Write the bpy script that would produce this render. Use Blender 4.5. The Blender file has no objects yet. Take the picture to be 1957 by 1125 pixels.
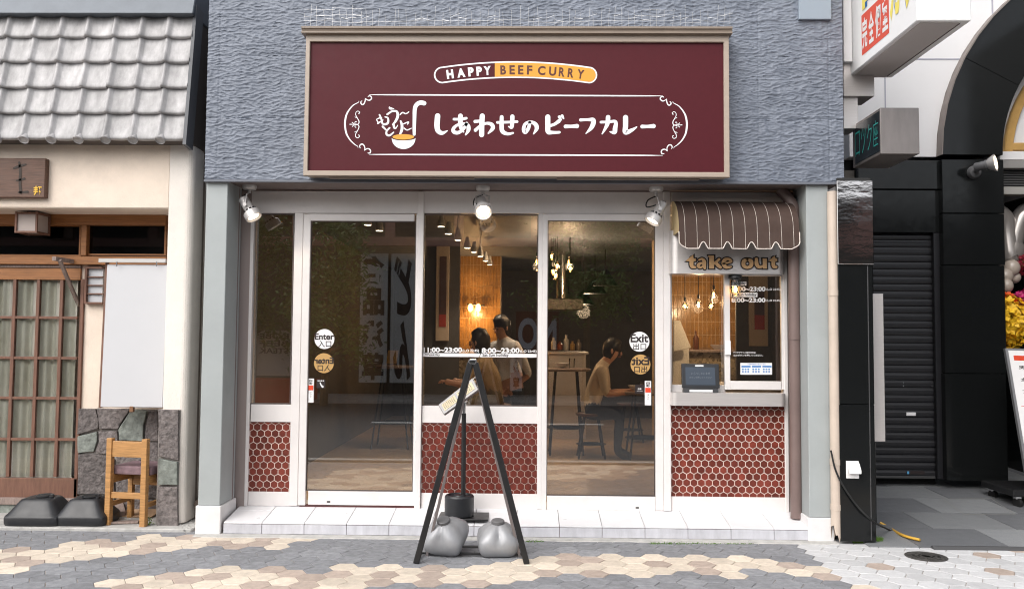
import bpy, bmesh, math, random
import numpy as np
from mathutils import Vector, Matrix, noise as mn
random.seed(11)
rad = math.radians
SC = bpy.context.scene
COL = SC.collection

# ------------------------------------------------------------------ camera
PW, PH, FPX = 1957.0, 1125.0, 1620.0                 # photograph size and focal length in its pixels
CAM = Vector((0.0, -6.38, 1.40))
_p, _y, _r = rad(3.0), rad(-1.005), rad(0.436)
FWD = Vector((math.sin(_y)*math.cos(_p), math.cos(_y)*math.cos(_p), math.sin(_p)))
_rt = Vector((math.cos(_y), -math.sin(_y), 0)); _up = _rt.cross(FWD)
RT = _rt*math.cos(_r) + _up*math.sin(_r); UP = -_rt*math.sin(_r) + _up*math.cos(_r)
cd = bpy.data.cameras.new('camera'); cam = bpy.data.objects.new('camera', cd); COL.objects.link(cam)
cam.matrix_world = Matrix(((RT.x, UP.x, -FWD.x, CAM.x), (RT.y, UP.y, -FWD.y, CAM.y), (RT.z, UP.z, -FWD.z, CAM.z), (0, 0, 0, 1)))
cd.sensor_width = 36; cd.lens = FPX/PW*36; cd.clip_end = 2000; cd.clip_start = .05
SC.camera = cam

# ------------------------------------------------------------------ sky, sun, exposure (bright overcast)
SUN_EL, SUN_AZ = rad(43), rad(214)                    # azimuth clockwise from +Y: behind the camera, a little to its left
w = bpy.data.worlds.new('World'); SC.world = w; w.use_nodes = True
nt = w.node_tree; nt.nodes.clear()
sky = nt.nodes.new('ShaderNodeTexSky'); sky.sky_type = 'NISHITA'; sky.sun_disc = False
sky.sun_elevation = SUN_EL; sky.sun_rotation = SUN_AZ; sky.air_density = 1.0; sky.dust_density = 3.0; sky.ozone_density = 1.0
hs = nt.nodes.new('ShaderNodeHueSaturation'); hs.inputs['Saturation'].default_value = .28
bg = nt.nodes.new('ShaderNodeBackground'); bg.inputs[1].default_value = .15
wo = nt.nodes.new('ShaderNodeOutputWorld')
nt.links.new(sky.outputs[0], hs.inputs['Color']); nt.links.new(hs.outputs[0], bg.inputs[0]); nt.links.new(bg.outputs[0], wo.inputs[0])
sd = bpy.data.lights.new('sun', 'SUN'); sd.energy = 1.25; sd.angle = rad(60); sd.color = (1, .955, .9)
sun = bpy.data.objects.new('sun', sd); COL.objects.link(sun)
_s = Vector((math.sin(SUN_AZ)*math.cos(SUN_EL), math.cos(SUN_AZ)*math.cos(SUN_EL), math.sin(SUN_EL)))
sun.rotation_euler = _s.to_track_quat('Z', 'Y').to_euler(); sun.location = (0, -12, 14)
vs = SC.view_settings; vs.view_transform = 'Standard'; vs.look = 'None'; vs.gamma = 1; vs.exposure = .70
SC.render.engine = 'CYCLES'; SC.cycles.max_bounces = 8; SC.cycles.transparent_max_bounces = 12
SC.cycles.use_denoising = True; SC.cycles.filter_width = 1.1; SC.cycles.sample_clamp_indirect = 6; SC.cycles.caustics_reflective = False

# ------------------------------------------------------------------ measuring helpers
def ray(px, py): return FWD*FPX + RT*(px-PW/2) - UP*(py-PH/2)
def at(px, py, Y):
    d = ray(px, py); t = (Y-CAM.y)/d.y
    return Vector((CAM.x+d.x*t, Y, CAM.z+d.z*t))
def grd(px, py, z=0.0):
    d = ray(px, py); t = (z-CAM.z)/d.z
    return Vector((CAM.x+d.x*t, CAM.y+d.y*t, z))
def proj(p):
    d = Vector(p)-CAM; k = FPX/d.dot(FWD)
    return PW/2+d.dot(RT)*k, PH/2-d.dot(UP)*k
def rect(px0, py0, px1, py1, Y):
    mx, my = (px0+px1)/2, (py0+py1)/2
    return at(px0, my, Y).x, at(px1, my, Y).x, at(mx, py1, Y).z, at(mx, py0, Y).z   # x0 x1 z0 z1

# ------------------------------------------------------------------ materials
MATS = {}
def M(name, col, rough=.5, metal=0.0, var=0.0, vs_=6.0, bump=0.0, bs=80.0, st=(1, 1, 1), rand=0.0, spec=.5, tint=None, dirt=0.0, coat=0.0, emis=None, es=0.0, bd=.004):
    if name in MATS: return MATS[name]
    m = bpy.data.materials.new(name); m.use_nodes = True; t = m.node_tree; N = t.nodes; L = t.links
    b = N['Principled BSDF']; b.inputs['Roughness'].default_value = rough; b.inputs['Metallic'].default_value = metal
    b.inputs['Specular IOR Level'].default_value = spec; b.inputs['Base Color'].default_value = (*col, 1)
    if coat: b.inputs['Coat Weight'].default_value = coat; b.inputs['Coat Roughness'].default_value = .08
    if emis: b.inputs['Emission Color'].default_value = (*emis, 1); b.inputs['Emission Strength'].default_value = es
    g = N.new('ShaderNodeNewGeometry'); mp = N.new('ShaderNodeVectorMath'); mp.operation = 'MULTIPLY'; mp.inputs[1].default_value = st
    L.new(g.outputs['Position'], mp.inputs[0])
    cur = None
    def mix(a, bcol, fac, mode='MIX'):
        x = N.new('ShaderNodeMix'); x.data_type = 'RGBA'; x.blend_type = mode
        if fac is not None: L.new(fac, x.inputs[0])
        for s, i in ((a, 6), (bcol, 7)):
            if isinstance(s, tuple): x.inputs[i].default_value = (*s, 1)
            else: L.new(s, x.inputs[i])
        return x
    if var or tint:
        n = N.new('ShaderNodeTexNoise'); n.inputs['Scale'].default_value = vs_; n.inputs['Detail'].default_value = 6; n.inputs['Roughness'].default_value = .65
        L.new(mp.outputs[0], n.inputs['Vector'])
        r = N.new('ShaderNodeMapRange'); r.inputs[1].default_value = .3; r.inputs[2].default_value = .7; L.new(n.outputs[0], r.inputs[0])
        lo = tuple(c*(1-var) for c in col); hi = tint if tint else tuple(min(1, c*(1+var)) for c in col)
        cur = mix(lo, hi, r.outputs[0]).outputs[2]
    if dirt:
        n = N.new('ShaderNodeTexNoise'); n.inputs['Scale'].default_value = 2.3; n.inputs['Detail'].default_value = 8; n.inputs['Roughness'].default_value = .75
        L.new(g.outputs['Position'], n.inputs['Vector'])
        r = N.new('ShaderNodeMapRange'); r.inputs[1].default_value = .48; r.inputs[2].default_value = .8; r.inputs[4].default_value = dirt; L.new(n.outputs[0], r.inputs[0])
        cur = mix(cur if cur else col, tuple(c*.45 for c in col), r.outputs[0]).outputs[2]
    if rand:
        oi = N.new('ShaderNodeObjectInfo'); r = N.new('ShaderNodeMapRange'); r.inputs[3].default_value = 1-rand; r.inputs[4].default_value = 1+rand*.7
        L.new(oi.outputs['Random'], r.inputs[0])
        x = N.new('ShaderNodeVectorMath'); x.operation = 'SCALE'
        if cur: L.new(cur, x.inputs[0])
        else: x.inputs[0].default_value = col
        L.new(r.outputs[0], x.inputs['Scale']); cur = x.outputs[0]
    if cur: L.new(cur, b.inputs['Base Color'])
    if bump:
        n = N.new('ShaderNodeTexNoise'); n.inputs['Scale'].default_value = bs; n.inputs['Detail'].default_value = 5
        L.new(mp.outputs[0], n.inputs['Vector'])
        bp = N.new('ShaderNodeBump'); bp.inputs['Strength'].default_value = bump; bp.inputs['Distance'].default_value = bd
        L.new(n.outputs[0], bp.inputs['Height']); L.new(bp.outputs[0], b.inputs['Normal'])
    if rough > .12 and not metal:
        n = N.new('ShaderNodeTexNoise'); n.inputs['Scale'].default_value = 14; L.new(g.outputs['Position'], n.inputs['Vector'])
        r = N.new('ShaderNodeMapRange'); r.inputs[3].default_value = max(.02, rough-.1); r.inputs[4].default_value = min(1, rough+.1)
        L.new(n.outputs[0], r.inputs[0]); L.new(r.outputs[0], b.inputs['Roughness'])
    MATS[name] = m; return m
def glass_mat(name, tint, ior=1.52, rough=0.0):
    m = bpy.data.materials.new(name); m.use_nodes = True; t = m.node_tree; t.nodes.clear()
    o = t.nodes.new('ShaderNodeOutputMaterial'); tr = t.nodes.new('ShaderNodeBsdfTransparent'); tr.inputs[0].default_value = (*tint, 1)
    gl = t.nodes.new('ShaderNodeBsdfGlossy'); gl.inputs['Roughness'].default_value = rough
    fr = t.nodes.new('ShaderNodeFresnel'); fr.inputs[0].default_value = ior
    mx = t.nodes.new('ShaderNodeMixShader')
    t.links.new(fr.outputs[0], mx.inputs[0]); t.links.new(tr.outputs[0], mx.inputs[1]); t.links.new(gl.outputs[0], mx.inputs[2]); t.links.new(mx.outputs[0], o.inputs[0])
    MATS[name] = m; return m
def emit(name, col, s): return M(name, col, .5, emis=col, es=s)

white_al = M('white_aluminium', (.74, .705, .69), .38, var=.05, vs_=3, dirt=.2)
white_st = M('white_sticker', (.82, .81, .81), .5)
grey_paint = M('grey_pillar_paint', (.36, .388, .39), .55, var=.05, vs_=3, bump=.08, bs=200, dirt=.15)
base_white = M('pillar_base_white', (.72, .71, .71), .6, var=.05, bump=.1, dirt=.25)
siding_m = M('slate_grey_siding', (.155, .178, .226), .55, var=.16, vs_=7, tint=(.205, .229, .28), dirt=.4)
brown_m = M('brown_metal', (.17, .12, .11), .45, var=.08, dirt=.2)
soffit_m = M('soffit_brown', (.20, .16, .15), .6, var=.1)
bronze = M('bronze_sign_frame', (.40, .325, .265), .4, var=.06, vs_=4, st=(1, 1, 8), dirt=.25)
maroon = M('maroon_sign_film', (.074, .0066, .0118), .5, var=.05, vs_=30, spec=.22)
signwhite = M('sign_white_print', (.85, .83, .85), .5)
signorange = M('sign_orange_print', (.72, .335, .03), .5)
signbrown = M('sign_brown_print', (.09, .017, .008), .5)
hexred = M('red_hexagon_tile', (.165, .030, .018), .36, var=.3, vs_=14, rand=.3, bump=.06, bs=60, dirt=.15)
grout = M('cream_grout', (.72, .62, .56), .8, var=.14, bump=.2, dirt=.45)
steptile = M('white_step_tile', (.74, .735, .75), .32, var=.03, vs_=5, rand=.04, dirt=.14)
steprise = M('pale_grey_riser_tile', (.56, .56, .60), .5, var=.14, vs_=5, st=(3, 1, .6), rand=.05, dirt=.5)
joint_m = M('dark_joint', (.16, .10, .10), .9)
conc = M('concrete', (.43, .42, .40), .85, var=.22, vs_=12, bump=.5, bs=70, dirt=.35)
steel = M('brushed_steel', (.72, .68, .66), .36, .6, var=.06, vs_=8, st=(1, 1, 30))
mirror_steel = M('polished_steel', (.62, .59, .58), .08, 1.0, bump=.3, bs=4, st=(1, 1, 2.0), bd=.008)
chrome = M('chrome', (.7, .7, .7), .15, 1.0)
silver_paint = M('silver_lamp_paint', (.60, .58, .57), .38, .35, var=.04)
black_m = M('black_metal', (.012, .012, .013), .4, var=.2, vs_=20)
black_pl = M('black_plastic', (.017, .018, .021), .42, var=.25, vs_=8, bump=.08, bs=150)
rubber = M('black_rubber', (.012, .012, .012), .6)
dark_st = M('dark_sticker', (.02, .012, .012), .5)
gold_st = M('gold_sticker', (.50, .30, .105), .5)
red_st = M('red_sticker', (.68, .06, .02), .5)
awn = M('brown_awning_cloth', (.058, .034, .026), .85, var=.08, vs_=20, bump=.15, bs=400)
cream_cloth = M('cream_awning_side', (.60, .46, .25), .8)
cream_trim = M('cream_trim', (.74, .66, .60), .7)
tan_let = M('tan_letter', (.60, .37, .18), .5)
stucco = M('cream_stucco', (.78, .665, .56), .9, var=.06, vs_=5, bump=.6, bs=90, dirt=.3)
stucco2 = M('white_stucco', (.80, .745, .685), .9, var=.05, vs_=5, bump=.7, bs=120, dirt=.12)
wood_o = M('orange_wood', (.30, .125, .04), .55, var=.3, vs_=5, st=(1, 6, 14), bump=.1, bs=30)
wood_b = M('brown_wood', (.16, .075, .048), .6, var=.3, vs_=6, st=(9, 6, 1), bump=.1, bs=30)
wood_d = M('dark_sign_wood', (.11, .055, .035), .55, var=.35, vs_=6, st=(1.2, 4, 16), bump=.15, bs=30)
wood_g = M('weathered_wood', (.26, .20, .175), .8, var=.3, vs_=8, st=(9, 4, 2), bump=.3, bs=40)
wood_c = M('honey_chair_wood', (.43, .225, .082), .42, var=.28, vs_=5, st=(1.5, 3, 22), bump=.08, bs=30)
cushion = M('mauve_cushion', (.20, .13, .145), .8, var=.25, vs_=25, bump=.2, bs=60)
rooft = M('silver_roof_tile', (.41, .40, .402), .5, var=.36, vs_=11, st=(1, 1, .28), rand=.10, bump=.3, bs=55, dirt=.8)
flash_m = M('grey_flashing', (.115, .13, .15), .5, .3, var=.1, dirt=.15)
stone_g = M('grey_stone', (.155, .135, .13), .85, var=.55, vs_=30, rand=.2, bump=1.0, bs=28, bd=.02)
stone_v = M('green_stone', (.195, .213, .192), .8, var=.4, vs_=16, rand=.1, bump=.9, bs=20, bd=.016)
mortar = M('mortar', (.33, .30, .28), .9, var=.2, bump=.4)
curtain_m = M('curtain', (.80, .76, .65), .9, var=.22, vs_=9, st=(1, 1, .35), tint=(.86, .83, .76))
blank_m = M('white_board', (.54, .545, .565), .45, var=.02, vs_=3)
granite = M('black_granite', (.006, .0065, .007), .14, var=.7, vs_=420, tint=(.015, .0165, .017), spec=.3)
granite_f1 = M('grey_granite_paver', (.235, .242, .25), .5, var=.35, vs_=260, rand=.12, dirt=.3)
granite_f2 = M('dark_granite_paver', (.155, .16, .17), .5, var=.35, vs_=260, rand=.12, dirt=.3)
shutter_m = M('black_shutter', (.010, .010, .0125), .4, .0, var=.15, vs_=5, st=(1, 1, 6))
whitewall = M('white_wall_panel', (.74, .73, .735), .5, var=.02, vs_=2, dirt=.08)
pvc = M('beige_pvc', (.55, .46, .385), .5, var=.06, dirt=.35)
gold_m = M('gold_moulding', (.55, .33, .11), .4, .2, var=.15)
pav_d = M('dark_grey_paver', (.245, .25, .265), .85, var=.25, vs_=22, rand=.17, bump=.45, bs=160, dirt=.35)
pav_c = M('cream_paver', (.69, .60, .495), .85, var=.14, vs_=22, rand=.14, bump=.4, bs=160, dirt=.5)
pav_t = M('tan_paver', (.45, .365, .31), .85, var=.16, vs_=22, rand=.10, bump=.4, bs=160, dirt=.3)
pav_w = M('washed_paver', (.57, .57, .575), .8, var=.1, vs_=22, rand=.12, bump=.4, bs=160, dirt=.15)
sand_m = M('paver_joint_sand', (.34, .29, .245), .95, var=.25, vs_=30, bump=.4)
asphalt = M('asphalt', (.085, .085, .088), .9, var=.3, vs_=60, bump=.5, bs=150)
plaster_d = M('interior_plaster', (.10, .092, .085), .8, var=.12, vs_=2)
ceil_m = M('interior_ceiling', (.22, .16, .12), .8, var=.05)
floor_in = M('interior_floor_tile', (.56, .42, .29), .35, var=.18, vs_=3, dirt=.2)
tile_in = M('amber_wall_tile', (.36, .19, .055), .22, var=.3, vs_=9)
grout_in = M('pale_interior_grout', (.66, .50, .32), .7)
leaf_m = M('foliage', (.10, .17, .04), .6, var=.5, vs_=3, rand=.2)
moss_m = M('moss', (.10, .20, .025), .9, var=.5, vs_=60)
bark_m = M('bark', (.12, .085, .055), .9, var=.3, bump=.5)
skin_m = M('skin', (.50, .27, .18), .55)
hair_m = M('black_hair', (.012, .010, .009), .45)
glass = glass_mat('shop_glass', (.89, .875, .85), 2.85)
glass_d = glass_mat('dark_glass', (.30, .32, .34), 1.5)
glass_c = glass_mat('clear_glass', (.96, .96, .95), 1.45)
glow_w = emit('warm_lamp_glow', (1, .84, .62), 5)
glow_s = emit('soft_lamp_glow', (1, .86, .68), 1.4)
glow_b = emit('filament_glow', (1, .50, .13), 11)
glow_c = emit('ceiling_lamp_glow', (1, .86, .66), 9)

# ------------------------------------------------------------------ mesh builder
WL = {}                                               # world location of every object made here
class MB:
    def __init__(s): s.v, s.f, s.mi = [], [], []
    def add(s, vs_, fs, mi=0):
        n = len(s.v); s.v += [Vector(v) for v in vs_]; s.f += [tuple(i+n for i in f) for f in fs]; s.mi += [mi]*len(fs); return s
    def box(s, x0, x1, y0, y1, z0, z1, mi=0, mat=None):
        v = [Vector(p) for p in ((x0,y0,z0),(x1,y0,z0),(x1,y1,z0),(x0,y1,z0),(x0,y0,z1),(x1,y0,z1),(x1,y1,z1),(x0,y1,z1))]
        if mat: v = [mat @ p for p in v]
        return s.add(v, [(0,3,2,1),(4,5,6,7),(0,1,5,4),(1,2,6,5),(2,3,7,6),(3,0,4,7)], mi)
    def prism(s, pts, y0, y1, mi=0):                  # polygon in XZ, extruded along Y
        n = len(pts); v = [(x, y0, z) for x, z in pts]+[(x, y1, z) for x, z in pts]
        return s.add(v, [tuple(range(n)), tuple(range(2*n-1, n-1, -1))]+[(i, n+i, n+(i+1) % n, (i+1) % n) for i in range(n)], mi)
    def plan(s, pts, z0, z1, mi=0):                   # polygon in XY, extruded along Z
        n = len(pts); v = [(x, y, z0) for x, y in pts]+[(x, y, z1) for x, y in pts]
        return s.add(v, [tuple(range(n)), tuple(range(2*n-1, n-1, -1))]+[(i, n+i, n+(i+1) % n, (i+1) % n) for i in range(n)], mi)
    def side(s, pts, x0, x1, mi=0):                   # polygon in YZ, extruded along X
        n = len(pts); v = [(x0, y, z) for y, z in pts]+[(x1, y, z) for y, z in pts]
        return s.add(v, [tuple(range(n)), tuple(range(2*n-1, n-1, -1))]+[(i, n+i, n+(i+1) % n, (i+1) % n) for i in range(n)], mi)
    def tube(s, pts, r, n=8, mi=0, cap=True):
        pts = [Vector(p) for p in pts]; rs = r if isinstance(r, (list, tuple)) else [r]*len(pts)
        b = len(s.v); prev = None
        for i, p in enumerate(pts):
            d = (pts[min(i+1, len(pts)-1)]-pts[max(i-1, 0)]).normalized()
            if prev is None: a = d.orthogonal().normalized()
            else: a = (prev-d*prev.dot(d)).normalized()
            prev = a; c = d.cross(a)
            s.v += [p+(a*math.cos(2*math.pi*k/n)+c*math.sin(2*math.pi*k/n))*rs[i] for k in range(n)]
        for i in range(len(pts)-1):
            for k in range(n):
                s.f.append((b+i*n+k, b+i*n+(k+1) % n, b+(i+1)*n+(k+1) % n, b+(i+1)*n+k)); s.mi.append(mi)
        if cap:
            s.f += [tuple(b+k for k in range(n))[::-1], tuple(b+(len(pts)-1)*n+k for k in range(n))]; s.mi += [mi, mi]
        return s
    def lathe(s, prof, o, ax=(0, 0, 1), n=20, mi=0):  # prof: (radius, distance along axis)
        o, ax = Vector(o), Vector(ax).normalized(); a = ax.orthogonal().normalized(); c = ax.cross(a); b = len(s.v)
        for r, h in prof: s.v += [o+ax*h+(a*math.cos(2*math.pi*k/n)+c*math.sin(2*math.pi*k/n))*max(r, 1e-4) for k in range(n)]
        for i in range(len(prof)-1):
            for k in range(n): s.f.append((b+i*n+k, b+i*n+(k+1) % n, b+(i+1)*n+(k+1) % n, b+(i+1)*n+k)); s.mi.append(mi)
        s.f += [tuple(b+k for k in range(n))[::-1], tuple(b+(len(prof)-1)*n+k for k in range(n))]; s.mi += [mi, mi]
        return s
    def ball(s, o, r, n=12, m=8, mi=0, mat=None):
        o = Vector(o); rr = Vector(r) if not isinstance(r, (int, float)) else Vector((r, r, r)); b = len(s.v)
        for i in range(m+1):
            th = math.pi*i/m
            for k in range(n):
                q = Vector((rr.x*math.sin(th)*math.cos(2*math.pi*k/n), rr.y*math.sin(th)*math.sin(2*math.pi*k/n), rr.z*math.cos(th)))
                s.v.append(o+(mat @ q if mat else q))
        for i in range(m):
            for k in range(n): s.f.append((b+i*n+k, b+(i+1)*n+k, b+(i+1)*n+(k+1) % n, b+i*n+(k+1) % n)); s.mi.append(mi)
        return s
    def quad(s, a, b, c, d, mi=0): return s.add([a, b, c, d], [(0, 1, 2, 3)], mi)
    def build(s, name, mat, parent=None, bevel=0.0, seg=1, smooth=False, angle=40, clean=True):
        me = bpy.data.meshes.new(name)
        lo = Vector((min(v[i] for v in s.v) for i in range(3))); hi = Vector((max(v[i] for v in s.v) for i in range(3))); c = Vector(((lo.x+hi.x)/2, (lo.y+hi.y)/2, lo.z))
        me.from_pydata([tuple(v-c) for v in s.v], [], s.f)
        for m in (mat if isinstance(mat, (list, tuple)) else [mat]): me.materials.append(m)
        me.polygons.foreach_set('material_index', s.mi)
        if bevel or clean:
            bm = bmesh.new(); bm.from_mesh(me)
            if clean: bmesh.ops.remove_doubles(bm, verts=bm.verts, dist=1e-6); bmesh.ops.recalc_face_normals(bm, faces=bm.faces)
            if bevel:
                es = [e for e in bm.edges if len(e.link_faces) == 2 and e.calc_face_angle(0) > .5]
                bmesh.ops.bevel(bm, geom=es, offset=bevel, segments=seg, profile=.6, affect='EDGES', clamp_overlap=True)
            bm.to_mesh(me); bm.free()
        if smooth:
            me.polygons.foreach_set('use_smooth', [True]*len(me.polygons)); me.set_sharp_from_angle(angle=rad(angle))
        return put(name, me, c, parent)
def put(name, me, loc, parent=None):
    o = bpy.data.objects.new(name, me); COL.objects.link(o); WL[o.name] = Vector(loc)
    o.location = Vector(loc)-(WL[parent.name] if parent else Vector()); o.parent = parent
    return o
def tag(o, label=None, cat=None, group=None, kind=None):
    if label: o['label'] = label
    if cat: o['category'] = cat
    if group: o['group'] = group
    if kind: o['kind'] = kind
    return o
def thing(name, label, cat, loc, group=None): return tag(put(name, None, loc), label, cat, group)
def struct(o): o['kind'] = 'structure'; return o
def B(name, r, Y, dep, mat, parent=None, bevel=.003, seg=1):   # front-facing box measured on plane Y, going back by dep
    x0, x1, z0, z1 = rect(*r, Y)
    return MB().box(x0, x1, Y, Y+dep, z0, z1).build(name, mat, parent, bevel, seg)
def move_copy(o, loc, parent): # shares mesh data
    c = o.copy(); COL.objects.link(c); WL[c.name] = Vector(loc); c.parent = parent; c.location = Vector(loc)-(WL[parent.name] if parent else Vector()); return c

# ------------------------------------------------------------------ lettering
def glyphs(body, off=0.0, res=4, shear=0.0):
    cu = bpy.data.curves.new('t', 'FONT'); cu.body = body; cu.offset = off; cu.resolution_u = res; cu.fill_mode = 'FRONT'; cu.shear = shear
    o = bpy.data.objects.new('t', cu); COL.objects.link(o); bpy.context.view_layer.update()
    me = bpy.data.meshes.new_from_object(o.evaluated_get(bpy.context.evaluated_depsgraph_get()))
    v = [(p.co.x, p.co.y) for p in me.vertices]; f = [tuple(p.vertices) for p in me.polygons]
    bpy.data.objects.remove(o); bpy.data.curves.remove(cu); bpy.data.meshes.remove(me)
    xs = [p[0] for p in v]; ys = [p[1] for p in v]; x0, x1, y0, y1 = min(xs), max(xs), min(ys), max(ys)
    return [((a-x0)/(x1-x0), (b-y0)/(y1-y0)) for a, b in v], f         # unit box
def words(mb, body, r, fn, off=0.0, mirror=False, rot=0.0, mi=0, shear=0.0):
    v, f = glyphs(body, off, shear=shear); x0, y0, x1, y1 = r; cx, cy = (x0+x1)/2, (y0+y1)/2; out = []
    for a, b in v:
        if mirror: a = 1-a
        u, q = (a-.5)*(x1-x0), (.5-b)*(y1-y0)
        out.append(fn(cx+u*math.cos(rot)-q*math.sin(rot), cy+u*math.sin(rot)+q*math.cos(rot)))
    return mb.add(out, f, mi)
def crom(pts, k=7):
    P = [Vector(p) for p in pts]; out = []
    for i in range(len(P)-1):
        a, b, c, d = P[max(i-1, 0)], P[i], P[i+1], P[min(i+2, len(P)-1)]
        for j in range(k):
            t = j/k; out.append(.5*((2*b)+(c-a)*t+(2*a-5*b+4*c-d)*t*t+(3*b-a-3*c+d)*t**3))
    out.append(P[-1]); return out
def stroke(mb, pts, fn, mi=0, k=7, extra=0.0, caps=True):       # brush stroke, points (u, v, width)
    P = crom(pts, k) if len(pts) > 2 else [Vector(p) for p in pts]
    Ls, Rs = [], []
    for i, p in enumerate(P):
        d = (P[min(i+1, len(P)-1)]-P[max(i-1, 0)]); d = Vector((d.x, d.y)).normalized() if d.xy.length > 1e-9 else Vector((1, 0)); n = Vector((-d.y, d.x)); h = max(p.z, 0)/2+extra
        Ls.append(p.xy+n*h); Rs.append(p.xy-n*h)
    V = [fn(*q) for q in Ls]+[fn(*q) for q in Rs]; n = len(P)
    mb.add(V, [(i, i+1, n+i+1, n+i) for i in range(n-1)], mi)
    if caps:
        for e, sgn in ((0, -1), (n-1, 1)):
            a = P[min(e+1, n-1)] if e == 0 else P[e]; b = P[e] if e == 0 else P[e-1]; d = Vector(((a.x-b.x), (a.y-b.y))).normalized()*sgn
            nn = Vector((-d.y, d.x)); h = max(P[e].z, 0)/2+extra
            arc = [P[e].xy+(nn*math.cos(math.pi*j/6)+d*math.sin(math.pi*j/6))*h for j in range(7)]
            mb.add([fn(*q) for q in arc], [tuple(range(7))], mi)
    return mb
def polyf(mb, pts, fn, mi=0): return mb.add([fn(*p) for p in pts], [tuple(range(len(pts)))], mi)
def disc(cx, cy, r, n=36, ry=None): return [(cx+r*math.cos(2*math.pi*i/n), cy+(ry or r)*math.sin(2*math.pi*i/n)) for i in range(n)]
def onY(Y): return lambda u, v: at(u, v, Y)
# ================================================================== PART 2: setting and the restaurant
def inpoly(x, y, P):
    c = False; j = len(P)-1
    for i in range(len(P)):
        if (P[i][1] > y) != (P[j][1] > y) and x < (P[j][0]-P[i][0])*(y-P[i][1])/(P[j][1]-P[i][1])+P[i][0]: c = not c
        j = i
    return c
struct(MB().box(-300, 300, -300, 300, -.6, -.03).build('ground', asphalt))
struct(MB().box(-40, 40, -12.0, -3.4, -.03, -.02).build('road', asphalt))
struct(MB().box(-40, 40, -14.2, -12.0, -.03, .05).build('far_pavement', M('far_paving', (.42, .40, .38), .85, var=.2, vs_=3, dirt=.3), bevel=.01))
for k in range(-6, 7): struct(MB().box(k*2.6, k*2.6+1.3, -8.0, -7.82, -.0195, -.0155).build('road_marking', M('road_paint', (.62, .62, .6), .7, var=.15, dirt=.3)))
struct(MB().box(-40, 40, -3.4, -3.25, -.03, .02).build('kerb', conc, bevel=.01))
# hexagonal pavers ------------------------------------------------
pave = struct(MB().box(-14, 14, -3.25, -.2, -.03, -.005).build('pavement', sand_m))
A = .0925
def hexmesh(name, mat):
    b = MB(); g = A-.0022; t = [(g*math.cos(rad(60*k)), g*math.sin(rad(60*k))) for k in range(6)]; i_ = [(x*.965, y*.965) for x, y in t]
    v = [(x, y, -.02) for x, y in t]+[(x, y, -.0022) for x, y in t]+[(x, y, 0) for x, y in i_]
    b.add(v, [(12, 13, 14, 15, 16, 17)]+[(k, (k+1) % 6, 6+(k+1) % 6, 6+k) for k in range(6)]+[(6+k, 6+(k+1) % 6, 12+(k+1) % 6, 12+k) for k in range(6)])
    me = bpy.data.meshes.new(name); me.from_pydata([tuple(q) for q in b.v], [], b.f); me.materials.append(mat); return me
HX = {k: hexmesh('paver_'+k, m) for k, m in (('d', pav_d), ('c', pav_c), ('t', pav_t), ('w', pav_w))}
D1 = [(-50, 1000), (560, 1000), (560, 1022), (275, 1021), (240, 1032), (190, 1030), (60, 1050), (-50, 1042)]
D2 = [(-50, 1105), (82, 1079), (205, 1065), (325, 1050), (440, 1046), (520, 1050), (540, 1046), (548, 1030), (800, 1020), (1000, 1020), (1560, 1020), (1550, 1075), (1490, 1070), (1430, 1056), (1385, 1060), (1330, 1063), (1276, 1058), (1220, 1064), (1150, 1057), (1120, 1060), (1040, 1063), (1000, 1068), (921, 1070), (910, 1086), (880, 1086), (863, 1070), (790, 1078), (640, 1080), (630, 1095), (590, 1083), (490, 1086), (446, 1080), (383, 1082), (335, 1098), (267, 1104), (205, 1111), (190, 1135), (-50, 1135)]
D3 = [(1000, 1112), (1046, 1105), (1101, 1098), (1147, 1096), (1196, 1102), (1288, 1100), (1282, 1087), (1325, 1087), (1347, 1099), (1390, 1101), (1430, 1095), (1420, 1084), (1460, 1084), (1518, 1093), (1521, 1105), (1580, 1109), (1640, 1118), (1700, 1145), (700, 1145), (707, 1120), (760, 1119), (808, 1121), (860, 1121), (920, 1115)]
WH = [(1540, 1025), (2300, 1025), (2300, 1150), (1700, 1150), (1640, 1112), (1575, 1090), (1545, 1060)]  # washed-out brightness is put into the colour of pavers in this area
seen, rest = [], []
r_ = random.Random(5)
for i in range(-50, 51):
    for j in range(-21, 0):
        x = i*1.5*A; y = j*math.sqrt(3)*A+(math.sqrt(3)/2*A if i % 2 else 0)
        if not -3.15 < y < -.22: continue
        u, v = proj((x, y, 0))
        if inpoly(u, v, WH): k = 'w' if r_.random() < .72 else ('t' if r_.random() < .25 else 'w')
        elif v > 1135 or u < -60 or u > 2000:
            q = math.sin(x*1.3+y*2.9)+.7*math.sin(x*.7-y*4.1+1); k = 'd' if q > .1 else ('t' if r_.random() < .3 else 'c')
        elif inpoly(u, v, D1) or inpoly(u, v, D2) or inpoly(u, v, D3): k = 'd'
        else: k = 't' if r_.random() < .3 else 'c'
        vis = -30 < u < 1990 and 1010 < v < 1142 and not (372 < u < 1592 and v < 1022)
        (seen if vis else rest).append((v, x, y, k))
seen.sort(reverse=True); rest += seen[300:]; seen = seen[:300]
for v, x, y, k in seen:
    o = put('paver', HX[k], (x, y, r_.uniform(-.0012, .0008)), pave); o.rotation_euler.z = rad(60*r_.randrange(6))
far = MB(); fm = {'d': 0, 'c': 1, 't': 2, 'w': 3}
for v, x, y, k in rest:
    me = HX[k]; far.add([vv.co+Vector((x, y, 0)) for vv in me.vertices], [tuple(p.vertices) for p in me.polygons], fm[k])
tag(far.build('paver_field', [pav_d, pav_c, pav_t, pav_w], pave, clean=False), kind='stuff')
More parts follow.
